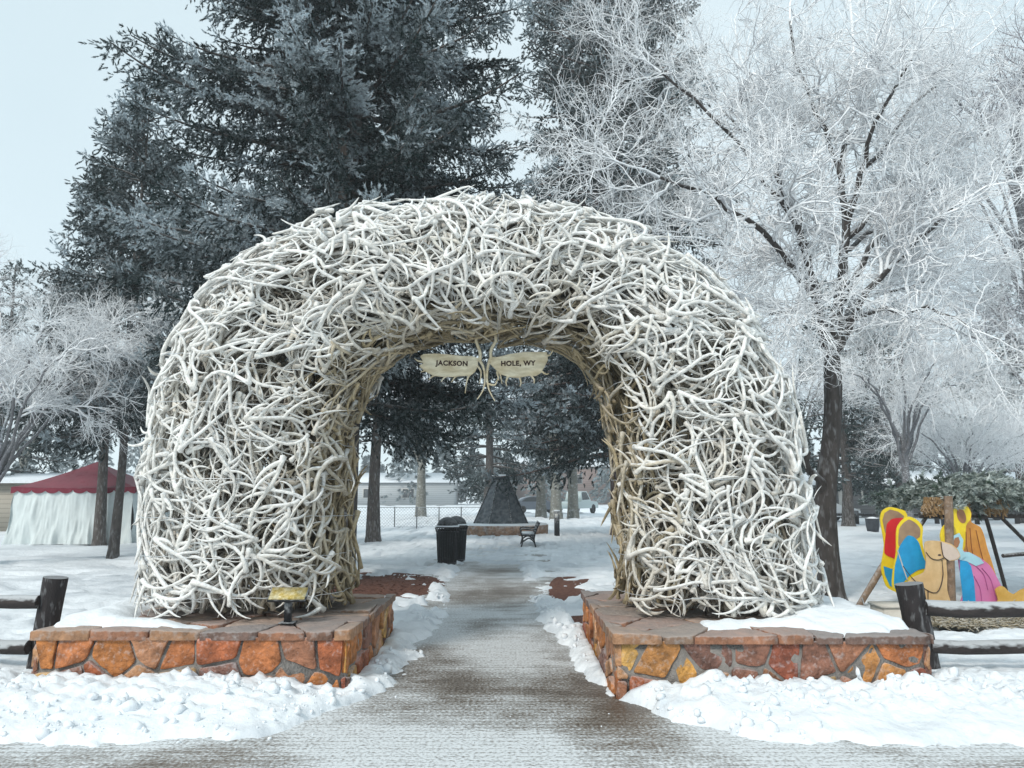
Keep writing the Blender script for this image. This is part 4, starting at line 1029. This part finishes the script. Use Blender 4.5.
# ================================================================== BINS
BINM = mat('bin_enamel', (.014, .015, .018), rough=.45, var=.2, frost=.12)
def bin_(label, x, y, s=1.):
    t = thing('litter_bin', label, 'litter bin', (x, y, 0), 'litter bins beside the path')
    x_, y_ = x, y; x = y = 0.
    class SB(MB):
        def build(q, *a, **k):
            q.V = [v * np.array([.76, .76, .96]) + np.array([x_, y_, 0]) for v in q.V]; return MB.build(q, *a, **k)
    m_ = SB(); m_.lathe([(.01, .03), (.24, .03), (.26, .08), (.29, .84), (.31, .86)], (x, y, 0), 28); m_.build('liner', BINM, t)
    m_ = SB()
    for k in range(26):
        a = k * 2 * math.pi / 26; r0, r1 = .27, .335
        m_.tube([(x + q * math.cos(a), y + q * math.sin(a), z) for q, z in ((r0, .05), (r0 + .02, .3), (r1 - .01, .78), (r1 + .035, .90))], .014, 4)
    for z, q in ((.07, .275), (.8, .325)): 
        aa = np.linspace(0, 2 * math.pi, 33); m_.tube(np.stack([x + q * np.cos(aa), y + q * np.sin(aa), aa * 0 + z], -1), .018, 6, cap=False)
    m_.build('slat_basket', BINM, t)
    m_ = SB(); m_.lathe([(.345, .89), (.33, .93), (.31, .99), (.25, 1.07), (.13, 1.13), (.01, 1.15)], (x, y, 0), 28); m_.build('dome_lid', BINM, t)
    m_ = SB(); m_.lathe([(.30, .915), (.36, .92), (.36, .945), (.33, .95)], (x, y, 0), 28); m_.build('snow_ring', SNOW, t)
bin_('black slatted litter bin with domed lid beside the path, front one of two', *at(447, 565, 17.4)[:2])
bin_('black slatted litter bin with domed lid beside the path, rear one of two', *at(456, 560, 18.3)[:2])

# ================================================================== BENCH
bx, by = at(529, 546, 23.6)[:2]
BS = .8
t = thing('park_bench', 'small black park bench seen end-on beside the path', 'bench', (bx, by, 0))
for s in (0, 1.5):
    m_ = MB()
    for l in ([(-.30, 0), (-.24, .25), (-.28, .43)], [(.26, 0), (.2, .25), (.22, .43)], [(-.28, .43), (0, .40), (.22, .43)], [(.22, .43), (.3, .65), (.42, .88)], [(-.28, .43), (-.33, .58), (-.22, .66), (.1, .62), (.28, .66)], [(-.24, .2), (0, .32), (.2, .2)]):
        q = smooth_line(np.array([(bx + a * .8, by + s, z * .85) for a, z in l]), 9); m_.tube(q, .028, 6)
    m_.build('end_frame', BLACK, t)
m_ = MB()
for k in range(5): m_.box((bx - .19 + k * .09, by + .75, .38), (.07, 1.6, .03))
m_.build('seat', BLACK, t, smooth=False)
m_ = MB()
for k in range(4): m_.box((bx + .2 + k * .036, by + .75, .47 + k * .085), (.03, 1.6, .07))
m_.build('backrest', BLACK, t, smooth=False)
m_ = MB(); m_.box((bx - .02, by + .75, .405), (.36, 1.45, .03)); m_.build('snow_layer', SNOW, t)

# ================================================================== BOLLARD, CHAIN-LINK FENCE, TUBS
q = at(557, 536, 29.5)
t = thing('square_bollard', 'dark square post with a small plate standing in snow right of the basin', 'post', (q[0], 29.5, 0))
m_ = MB(); m_.box((q[0], 29.5, .48), (.2, .2, 1.0)); m_.build('post', BLACK, t, smooth=False)
m_ = MB(); m_.box((q[0], 29.5, 1.0), (.22, .22, .05)); m_.build('snow_cap', SNOW, t)
m_ = MB(); m_.box((q[0] - .02, 29.39, .8), (.12, .02, .16)); m_.build('plate', TRIM, t, smooth=False)
def link_fence(label, x0, x1, y, h, n):
    t = thing('chain_link_fence', label, 'fence', (x0, y, 0), 'chain-link fences')
    FM = mat('galvanised_wire', (.35, .37, .39), rough=.5, metal=.5, var=.1)
    PM = mat('grey_post', (.12, .13, .14), rough=.6, var=.1)
    for k in range(n):
        m_ = MB(); xx = x0 + (x1 - x0) * k / (n - 1); m_.tube([(xx, y, -.05), (xx, y, h + .03)], .028, 6); m_.build('post', PM, t)
    m_ = MB(); m_.tube([(x0, y, h), (x1, y, h)], .02, 6); m_.build('top_rail', FM, t)
    d = .11; L_ = x1 - x0; m_ = MB(); st = np.arange(x0 - h, x1, d * 1.4)
    for s in (1, -1):
        a = np.stack([st, np.full_like(st, y + .01 * s), np.full_like(st, 0.0 if s > 0 else h)], -1); b = a + np.array([h, 0, h * s])
        k = (a[:, 0] > x0) & (b[:, 0] < x1); P = np.stack([a[k], b[k]], 1); m_.tubes(P, np.full(P.shape[:2], .006), 3)
    m_.build('wire_mesh', FM, t)
link_fence('grey chain-link fence across the snow left of the pyramid cover', -9.0, -1.4, 37, 1.0, 8)
for k, (pxx, pyy, Y, lab) in enumerate(((873, 531, 33, 'dark grey barrel tub in the snow left of the blue robed figure'), (949, 531, 33, 'dark grey barrel tub in the snow behind the painted camel head'))):
    q = at(pxx, pyy, Y)
    t = thing('barrel_tub', lab, 'tub', (q[0], Y, 0), 'barrel tubs in the snow')
    m_ = MB(); m_.lathe([(.01, .02), (.23, .02), (.27, .25), (.29, .56), (.305, .59), (.27, .59), (.26, .53), (.01, .52)], (q[0], Y, 0), 20); m_.build('tub', mat('grey_tub', (.035, .04, .05), rough=.6, var=.3), t)
    m_ = MB(); m_.lathe([(.255, .53), (.22, .61), (.1, .65), (.01, .66)], (q[0], Y, 0), 20); m_.build('snow_heap', SNOW, t)
t = thing('rail_fence', 'low dark rail fence in front of the far right building', 'fence', (14, 42, 0))
for k in range(12):
    m_ = MB(); m_.box((14.5 + k * 2.2, 41.5, .35), (.18, .18, .8)); m_.build('post', LOGPOST, t, smooth=False)
m_ = MB(); m_.tube([(14.2, 41.5, .55), (40, 41.5, .55)], .08, 7); m_.build('rail', LOGPOST, t)

# ================================================================== PAINTED NATIVITY CUT-OUTS
def paint(name, c, c2=None): return mat(name, c, rough=.45, var=.1, vscale=8, col2=c2)
YN = 10.6
PLY = paint('bare_plywood', (.40, .30, .19))
def round_off(p):
    p = np.asarray(p, float); n = len(p)
    if n < 9: return p
    out = []
    for i in range(n):
        a, b, c, d = p[i - 1], p[i], p[(i + 1) % n], p[(i + 2) % n]
        for f in (0, .33, .67):
            out.append(hermite(a, b, c, d, f))
    return np.array(out)
def hermite(a, b, c, d, f):
    m0, m1 = (c - a) * .35, (d - b) * .35
    return (2 * f ** 3 - 3 * f ** 2 + 1) * b + (f ** 3 - 2 * f ** 2 + f) * m0 + (-2 * f ** 3 + 3 * f ** 2) * c + (f ** 3 - f ** 2) * m1
def cut(t, name, pts, m, Y, th=.018, off=0.):
    """painted plywood piece; each coat of paint is a thin layer in front of the board"""
    return ngon_obj(name, [tuple(at(x, y, Y - off)) for x, y in round_off(pts)], th, m, t, bev=0)
YEL = paint('yellow_paint', (.80, .60, .02)); REDP = paint('red_paint', (.62, .02, .03)); BLU = paint('blue_paint', (.01, .27, .55), (.015, .32, .62)); TAN = paint('tan_paint', (.62, .40, .18), (.66, .46, .24))
HOOD = paint('brown_hood_paint', (.27, .17, .11), (.36, .24, .14)); PNK = paint('pink_paint', (.62, .20, .40), (.55, .15, .34)); ORG = paint('orange_robe_paint', (.50, .20, .035), (.60, .28, .05)); SKIN = paint('face_paint', (.33, .15, .07))
PALE = paint('pale_muzzle_paint', (.62, .50, .42)); LB = paint('light_blue_paint', (.35, .58, .66)); DK = paint('dark_line_paint', (.05, .03, .025))
def circ(cx, cy, rx, ry, a0=0, a1=360, n=20, rot=0):
    o_ = []
    for k in range(n):
        a = R(a0 + (a1 - a0) * k / n); x, y = rx * math.cos(a), -ry * math.sin(a); c, s = math.cos(R(rot)), math.sin(R(rot))
        o_.append((cx + x * c - y * s, cy + x * s + y * c))
    return o_
# red robed figure
g0 = 'painted plywood nativity figures'
t = thing('plywood_figure', 'painted plywood figure seen from behind in red cloak with yellow-edged hood', 'cutout figure', at(890, 600, 10.9), g0)
cut(t, 'board', [(880, 520), (882, 511), (889, 507), (899, 509), (907, 515), (908, 560), (905, 590), (896, 592), (886, 586), (881, 568), (884, 545)], YEL, 10.9)
cut(t, 'hood_lining', [(882.5, 520), (884.5, 513), (890, 509.5), (898, 511.5), (904, 516), (900, 530), (886, 535), (884, 528)], HOOD, 10.9, .004, .012)
cut(t, 'cloak', [(886, 532), (887, 524), (892, 519), (899, 518), (904, 520), (902, 548), (898, 560), (893, 558), (884.5, 553)], REDP, 10.9, .004, .016)
cut(t, 'robe', [(883.5, 566), (892, 569), (897, 567), (899, 588), (890, 586), (885, 575)], BLU, 10.9, .004, .016)
# blue robed figure
t = thing('plywood_figure', 'painted plywood figure seen from behind in bright blue cloak with yellow-edged hood', 'cutout figure', at(908, 600, 10.6), g0)
cut(t, 'board', [(896, 535), (897, 527), (902, 520), (909, 516.5), (917, 520), (922.5, 527), (922, 538), (923, 548), (927, 560), (930, 569), (926, 573), (915, 577), (905, 586), (897, 593), (892, 585), (893, 570), (896, 552)], YEL, 10.6)
cut(t, 'hood_lining', [(898.5, 537), (899.5, 528.5), (903.5, 523), (909, 519.5), (915.5, 523), (920, 528.5), (919.5, 537), (910, 542), (899, 546)], HOOD, 10.6, .004, .012)
cut(t, 'cloak', [(899, 548), (903, 541), (908, 535.5), (914, 537), (919, 543), (923, 556), (927.5, 567), (918, 570), (909, 576), (902, 584), (895.5, 589), (894, 582), (895, 566), (897.5, 556)], BLU, 10.6, .004, .016)
cut(t, 'cord', [(897, 550), (898, 550), (903, 565), (908, 580), (907, 580.5), (902, 566)], TRIM, 10.6, .003, .022)
# camel
t = thing('plywood_camel', 'painted plywood camel head and neck in pale tan with dark rein', 'cutout figure', at(930, 605, 10.42), g0)
cut(t, 'board', [(900, 600), (903, 588), (912, 578), (924, 572), (926, 560), (924, 549), (925, 542), (931, 540.5), (938, 541), (943, 541.5), (951, 544), (957, 549), (960, 556), (956, 560), (949, 561), (946, 560), (947, 575), (947, 590), (951, 604), (951, 612), (900, 612)], TAN, 10.42)
cut(t, 'muzzle', [(941, 542), (951, 545), (957, 550), (960, 556), (956, 559.5), (949, 560.5), (943, 556), (942, 548)], PALE, 10.42, .004, .012)
cut(t, 'eye', circ(939.5, 555, 1.6, .9), DK, 10.42, .004, .013)
m_ = MB()
for l in ([(941, 542), (942, 550), (944, 557), (949, 561)], [(926, 552), (931, 558), (938, 560), (944, 558)], [(942, 560), (943, 575), (940, 588), (935, 593), (925, 589), (912, 578), (903, 566)], [(928, 590), (928, 604)]):
    m_.tube(smooth_line(np.array([tuple(at(a, b, 10.40)) for a, b in l]), 14), .006, 5)
m_.build('rein', DK, t)
# kneeling pink and blue figure
t = thing('plywood_figure', 'painted plywood kneeling figure in pink robe and blue mantle with yellow halo', 'cutout figure', at(975, 600, 10.5), g0)
cut(t, 'halo', circ(950, 536, 10, 13.5), YEL, 10.5)
cut(t, 'halo_centre', circ(951, 534, 5.4, 9), paint('ochre_paint', (.48, .34, .03)), 10.5, .004, .012)
cut(t, 'head_scarf', [(951, 548), (953, 536), (959, 533), (963, 540), (962, 549), (966, 556), (960, 560), (953, 556)], LB, 10.45)
cut(t, 'face', [(953, 543), (955, 538), (958.5, 537), (960, 542), (958, 547), (955, 549)], SKIN, 10.45, .004, .012)
cut(t, 'robe', [(958, 553), (968, 552), (980, 558), (990, 566), (998, 580), (1004, 592), (1010, 601), (1010, 606), (962, 606), (964, 590), (960, 572)], PNK, 10.5, .018, .02)
cut(t, 'mantle', [(960, 560), (966, 560), (971, 566), (974, 580), (976, 606), (963, 606), (962, 590), (960, 575)], BLU, 10.5, .004, .034)
cut(t, 'shawl', [(959, 552), (969, 552), (980, 558), (984, 563), (976, 566), (966, 561), (960, 560)], LB, 10.5, .004, .038)
m_ = MB()
for l in ([(976, 566), (984, 575), (988, 590)], [(982, 568), (991, 580), (996, 600)], [(974, 576), (980, 588), (982, 602)]):
    m_.tube(smooth_line(np.array([tuple(at(a, b, 10.465)) for a, b in l]), 10), .006, 4)
m_.build('fold_line', mat('rose_line', (.42, .10, .28)), t)
# standing orange figure
t = thing('plywood_figure', 'painted plywood standing figure in orange-brown robe with yellow hood and staff', 'cutout figure', at(985, 600, 11.0), g0)
cut(t, 'board', [(951, 521), (953, 510), (960, 505), (967, 506), (971, 513), (971, 522), (980, 527), (984, 536), (987, 548), (991, 560), (997, 580), (1001, 595), (990, 598), (975, 590), (966, 570), (961, 556), (960, 542), (954, 534)], ORG, 11.0)
cut(t, 'hood', [(951, 523), (952, 511), (959, 505), (967, 506), (971, 513), (970, 520), (966, 526), (965, 545), (962, 552), (958, 540), (953, 533)], YEL, 11.0, .004, .012)
cut(t, 'face', circ(961.5, 516, 4.2, 7.5, rot=-18), SKIN, 11.0, .004, .017)
m_ = MB()
for l in ([(970, 528), (972, 550), (978, 575)], [(976, 530), (981, 552), (990, 585)], [(966, 532), (967, 548), (972, 565)]):
    m_.tube(smooth_line(np.array([tuple(at(a, b, 10.965)) for a, b in l]), 10), .007, 4)
m_.build('fold_line', mat('robe_line', (.26, .09, .02)), t)
# manger scene edge pieces
t = thing('plywood_animal', 'low painted plywood animal lying at the feet of the pink robed figure', 'cutout figure', at(1010, 600, 10.4), g0)
cut(t, 'board', [(995, 590), (1000, 586), (1004, 587), (1009, 592), (1014, 594), (1020, 590), (1030, 587), (1044, 590), (1050, 600), (1050, 612), (996, 612), (998, 600)], paint('ochre_body_paint', (.55, .30, .04), (.62, .40, .12)), 10.4)
# stable
LOGB = mat('stable_log', (.035, .028, .026), rough=.8, var=.4, vscale=10, bump=.6, bscale=20, frost=.4)
LOGT = mat('peeled_log', (.22, .15, .10), rough=.8, var=.45, vscale=10, bump=.6, bscale=20, frost=.25)
t = thing('log_stable', 'open log stable with thatch of snowy spruce boughs over the painted figures', 'stable', at(985, 610, 11.3))
m_ = MB(); log_mesh(at(920, 515.5, 11.3), at(1080, 514.5, 11.3), .05, m_, sides=10, seed=4); log_mesh(at(930, 512, 13.4), at(1080, 512, 13.4), .05, m_, sides=10, seed=6); m_.build('beam', LOGB, t)
for k, (a, b) in enumerate(((at(998, 514, 11.4), at(1046, 562, 11.4)), (at(1003, 556, 11.5), at(1080, 548, 11.9)), (at(926, 517, 11.35), at(914, 536, 11.35)), (at(985, 514, 11.4), at(1006, 590, 12.1)))):
    m_ = MB(); log_mesh(a, b, .03, m_, sides=8, seed=k); m_.build('brace', LOGB, t)
for a, b, rr in ((at(952, 614, 10.47), at(948, 496, 10.47), .055), (at(1062, 614, 11.2), at(1058, 500, 11.2), .07)):
    m_ = MB(); a = a.copy(); a[2] = -.05; log_mesh(a, b, rr, m_, sides=10, seed=3); m_.build('post', LOGT, t)
STRAW = mat('straw', (.32, .20, .09), rough=.9, var=.5, vscale=30, bump=.8, bscale=60, frost=.2)
for (x0, x1) in ((924, 945), (957, 968), (986, 1006)):
    m_ = MB(); r_ = np.random.default_rng(int(x0)); n = 700
    p = np.stack([r_.uniform(x0, x1, n), np.zeros(n)], -1); P = np.array([at(q[0], 509 - r_.uniform(0, 12), 11.25 + r_.uniform(-.1, .2)) for q in p]); D = r_.normal(0, .025, (n, 3)) + np.array([0, 0, -.09])
    m_.tubes(np.stack([P, P + D], 1), np.full((n, 2), .012), 4); m_.build('straw_bundle', STRAW, t)
r_ = np.random.default_rng(77); n = 3600
P = np.stack([r_.uniform(at(912, 500, 12)[0], at(1075, 500, 12)[0], n), r_.uniform(10.9, 13.5, n), np.zeros(n)], -1)
P[:, 2] = 1.47 + .42 * fbm(P * np.array([1.9, 1.2, 0]), 3, 5) + r_.uniform(-.12, .12, n)
P[:, 2] += -.10 * sstep(.5, .7, vn(P * 2.3, 3)) * r_.random(n) * 2
D = r_.normal(0, 1, (n, 3)) * np.array([1, .8, .4]) + np.array([0, -.5, -.3])
V, F_, W_ = tufts(P, D, np.full(n, .2) * r_.uniform(.8, 1.3, n), np.clip(.55 + r_.normal(0, .25, n) + .5 * (fbm(P * 2, 3, 8) - .5), 0, 1), r_, 13)
mesh_from('bough_roof', V, F_, mat_mix('cut_boughs', (.05, .085, .06), (.62, .68, .66), var=.2), t, smooth=False, attrs={'frost': W_})
# prop stick, hay, pale box
t = tag(thing('prop_pole', 'bare slanting pole propping up the red cloaked figure', 'pole', at(858, 608, 11.0)), None)
m_ = MB(); a = at(858, 608, 11.0); log_mesh(a, at(885, 562, 10.95), .045, m_, sides=9, seed=2); m_.build('pole', LOGT, t)
m_ = MB(); m_.tube([at(862, 598, 10.95), at(866, 611, 10.8)], .01, 5); m_.build('peg', LOGB, t)
t = thing('hay_heap', 'flat heap of dry hay on the snow behind the right log fence', 'hay', at(985, 624, 9.4), kind='stuff')
m_ = MB(); r_ = np.random.default_rng(5); n = 5200; c = at(985, 622, 9.6); a = r_.uniform(0, 6.28, n); q = np.sqrt(r_.random(n))
P = np.stack([c[0] + 1.15 * q * np.cos(a), 9.7 + .55 * q * np.sin(a), .06 + .14 * (1 - q ** 2) * r_.random(n)], -1); aa = r_.uniform(0, 6.28, n); D = np.stack([np.cos(aa), np.sin(aa), r_.normal(0, .25, n)], -1) * r_.uniform(.05, .16, n)[:, None]
m_.tubes(np.stack([P - D, P + D], 1), np.full((n, 2), .006), 3); hay = m_.build('hay', mat('dry_hay', (.36, .29, .17), rough=.9, var=.5, vscale=20, frost=.5), t)
t = thing('storage_box', 'small pale wooden box in the snow left of the right fence post', 'box', (4.65, 9.3, 0))
m_ = MB(); m_.box((4.62, 9.3, .13), (.42, .36, .3)); m_.build('body', mat('pale_board', (.55, .52, .46), rough=.8, var=.15), t, smooth=False)
m_ = MB(); m_.box((4.62, 9.3, .29), (.46, .40, .025)); m_.build('lid', mat('pale_board', (.55, .52, .46)), t, smooth=False)

# ================================================================== FAR WOODS
r_ = np.random.default_rng(99)
PP, DD, LL = [], [], []
for k in range(90):
    cx = -190 + 380 * (k + r_.random()) / 90; cy = r_.uniform(115, 150); h = r_.uniform(7, 14); n = 260
    z = r_.uniform(0, 1, n); rr = (1 - z) * h * .22 * np.sqrt(r_.random(n)) + .2; a = r_.uniform(0, 6.28, n)
    PP.append(np.stack([cx + rr * np.cos(a), cy + rr * np.sin(a), .8 + z * h], -1)); DD.append(np.stack([np.cos(a), np.sin(a), a * 0 - .4], -1)); LL.append(np.full(n, 1.6))
P, D, L_ = np.vstack(PP), np.vstack(DD), np.concatenate(LL)
V, F_, W_ = tufts(P, D, L_, np.clip(r_.normal(.5, .2, len(P)), 0, 1), r_, 7, 1.6)
w = mesh_from('distant_woods', V, F_, NEEDLE_FAR, smooth=False, attrs={'frost': W_}); tag(w, 'hazy band of frosted trees far beyond the park', 'woods', kind='stuff')

# ================================================================== HAZE
hb = MB(); hb.box((0, 145, 20), (760, 460, 46)); hz = hb.build('haze', None, smooth=False)
hm = bpy.data.materials.new('freezing_fog'); hm.use_nodes = True; N = hm.node_tree.nodes; N.remove(N['Principled BSDF'])
pv = N.new('ShaderNodeVolumePrincipled'); pv.inputs['Density'].default_value = .0013; pv.inputs['Color'].default_value = (.95, .975, .99, 1); pv.inputs['Anisotropy'].default_value = .2
hm.node_tree.links.new(pv.outputs[0], N['Material Output'].inputs['Volume'])
hz.data.materials.clear(); hz.data.materials.append(hm)
tag(hz, 'thin freezing fog', 'haze', kind='stuff')
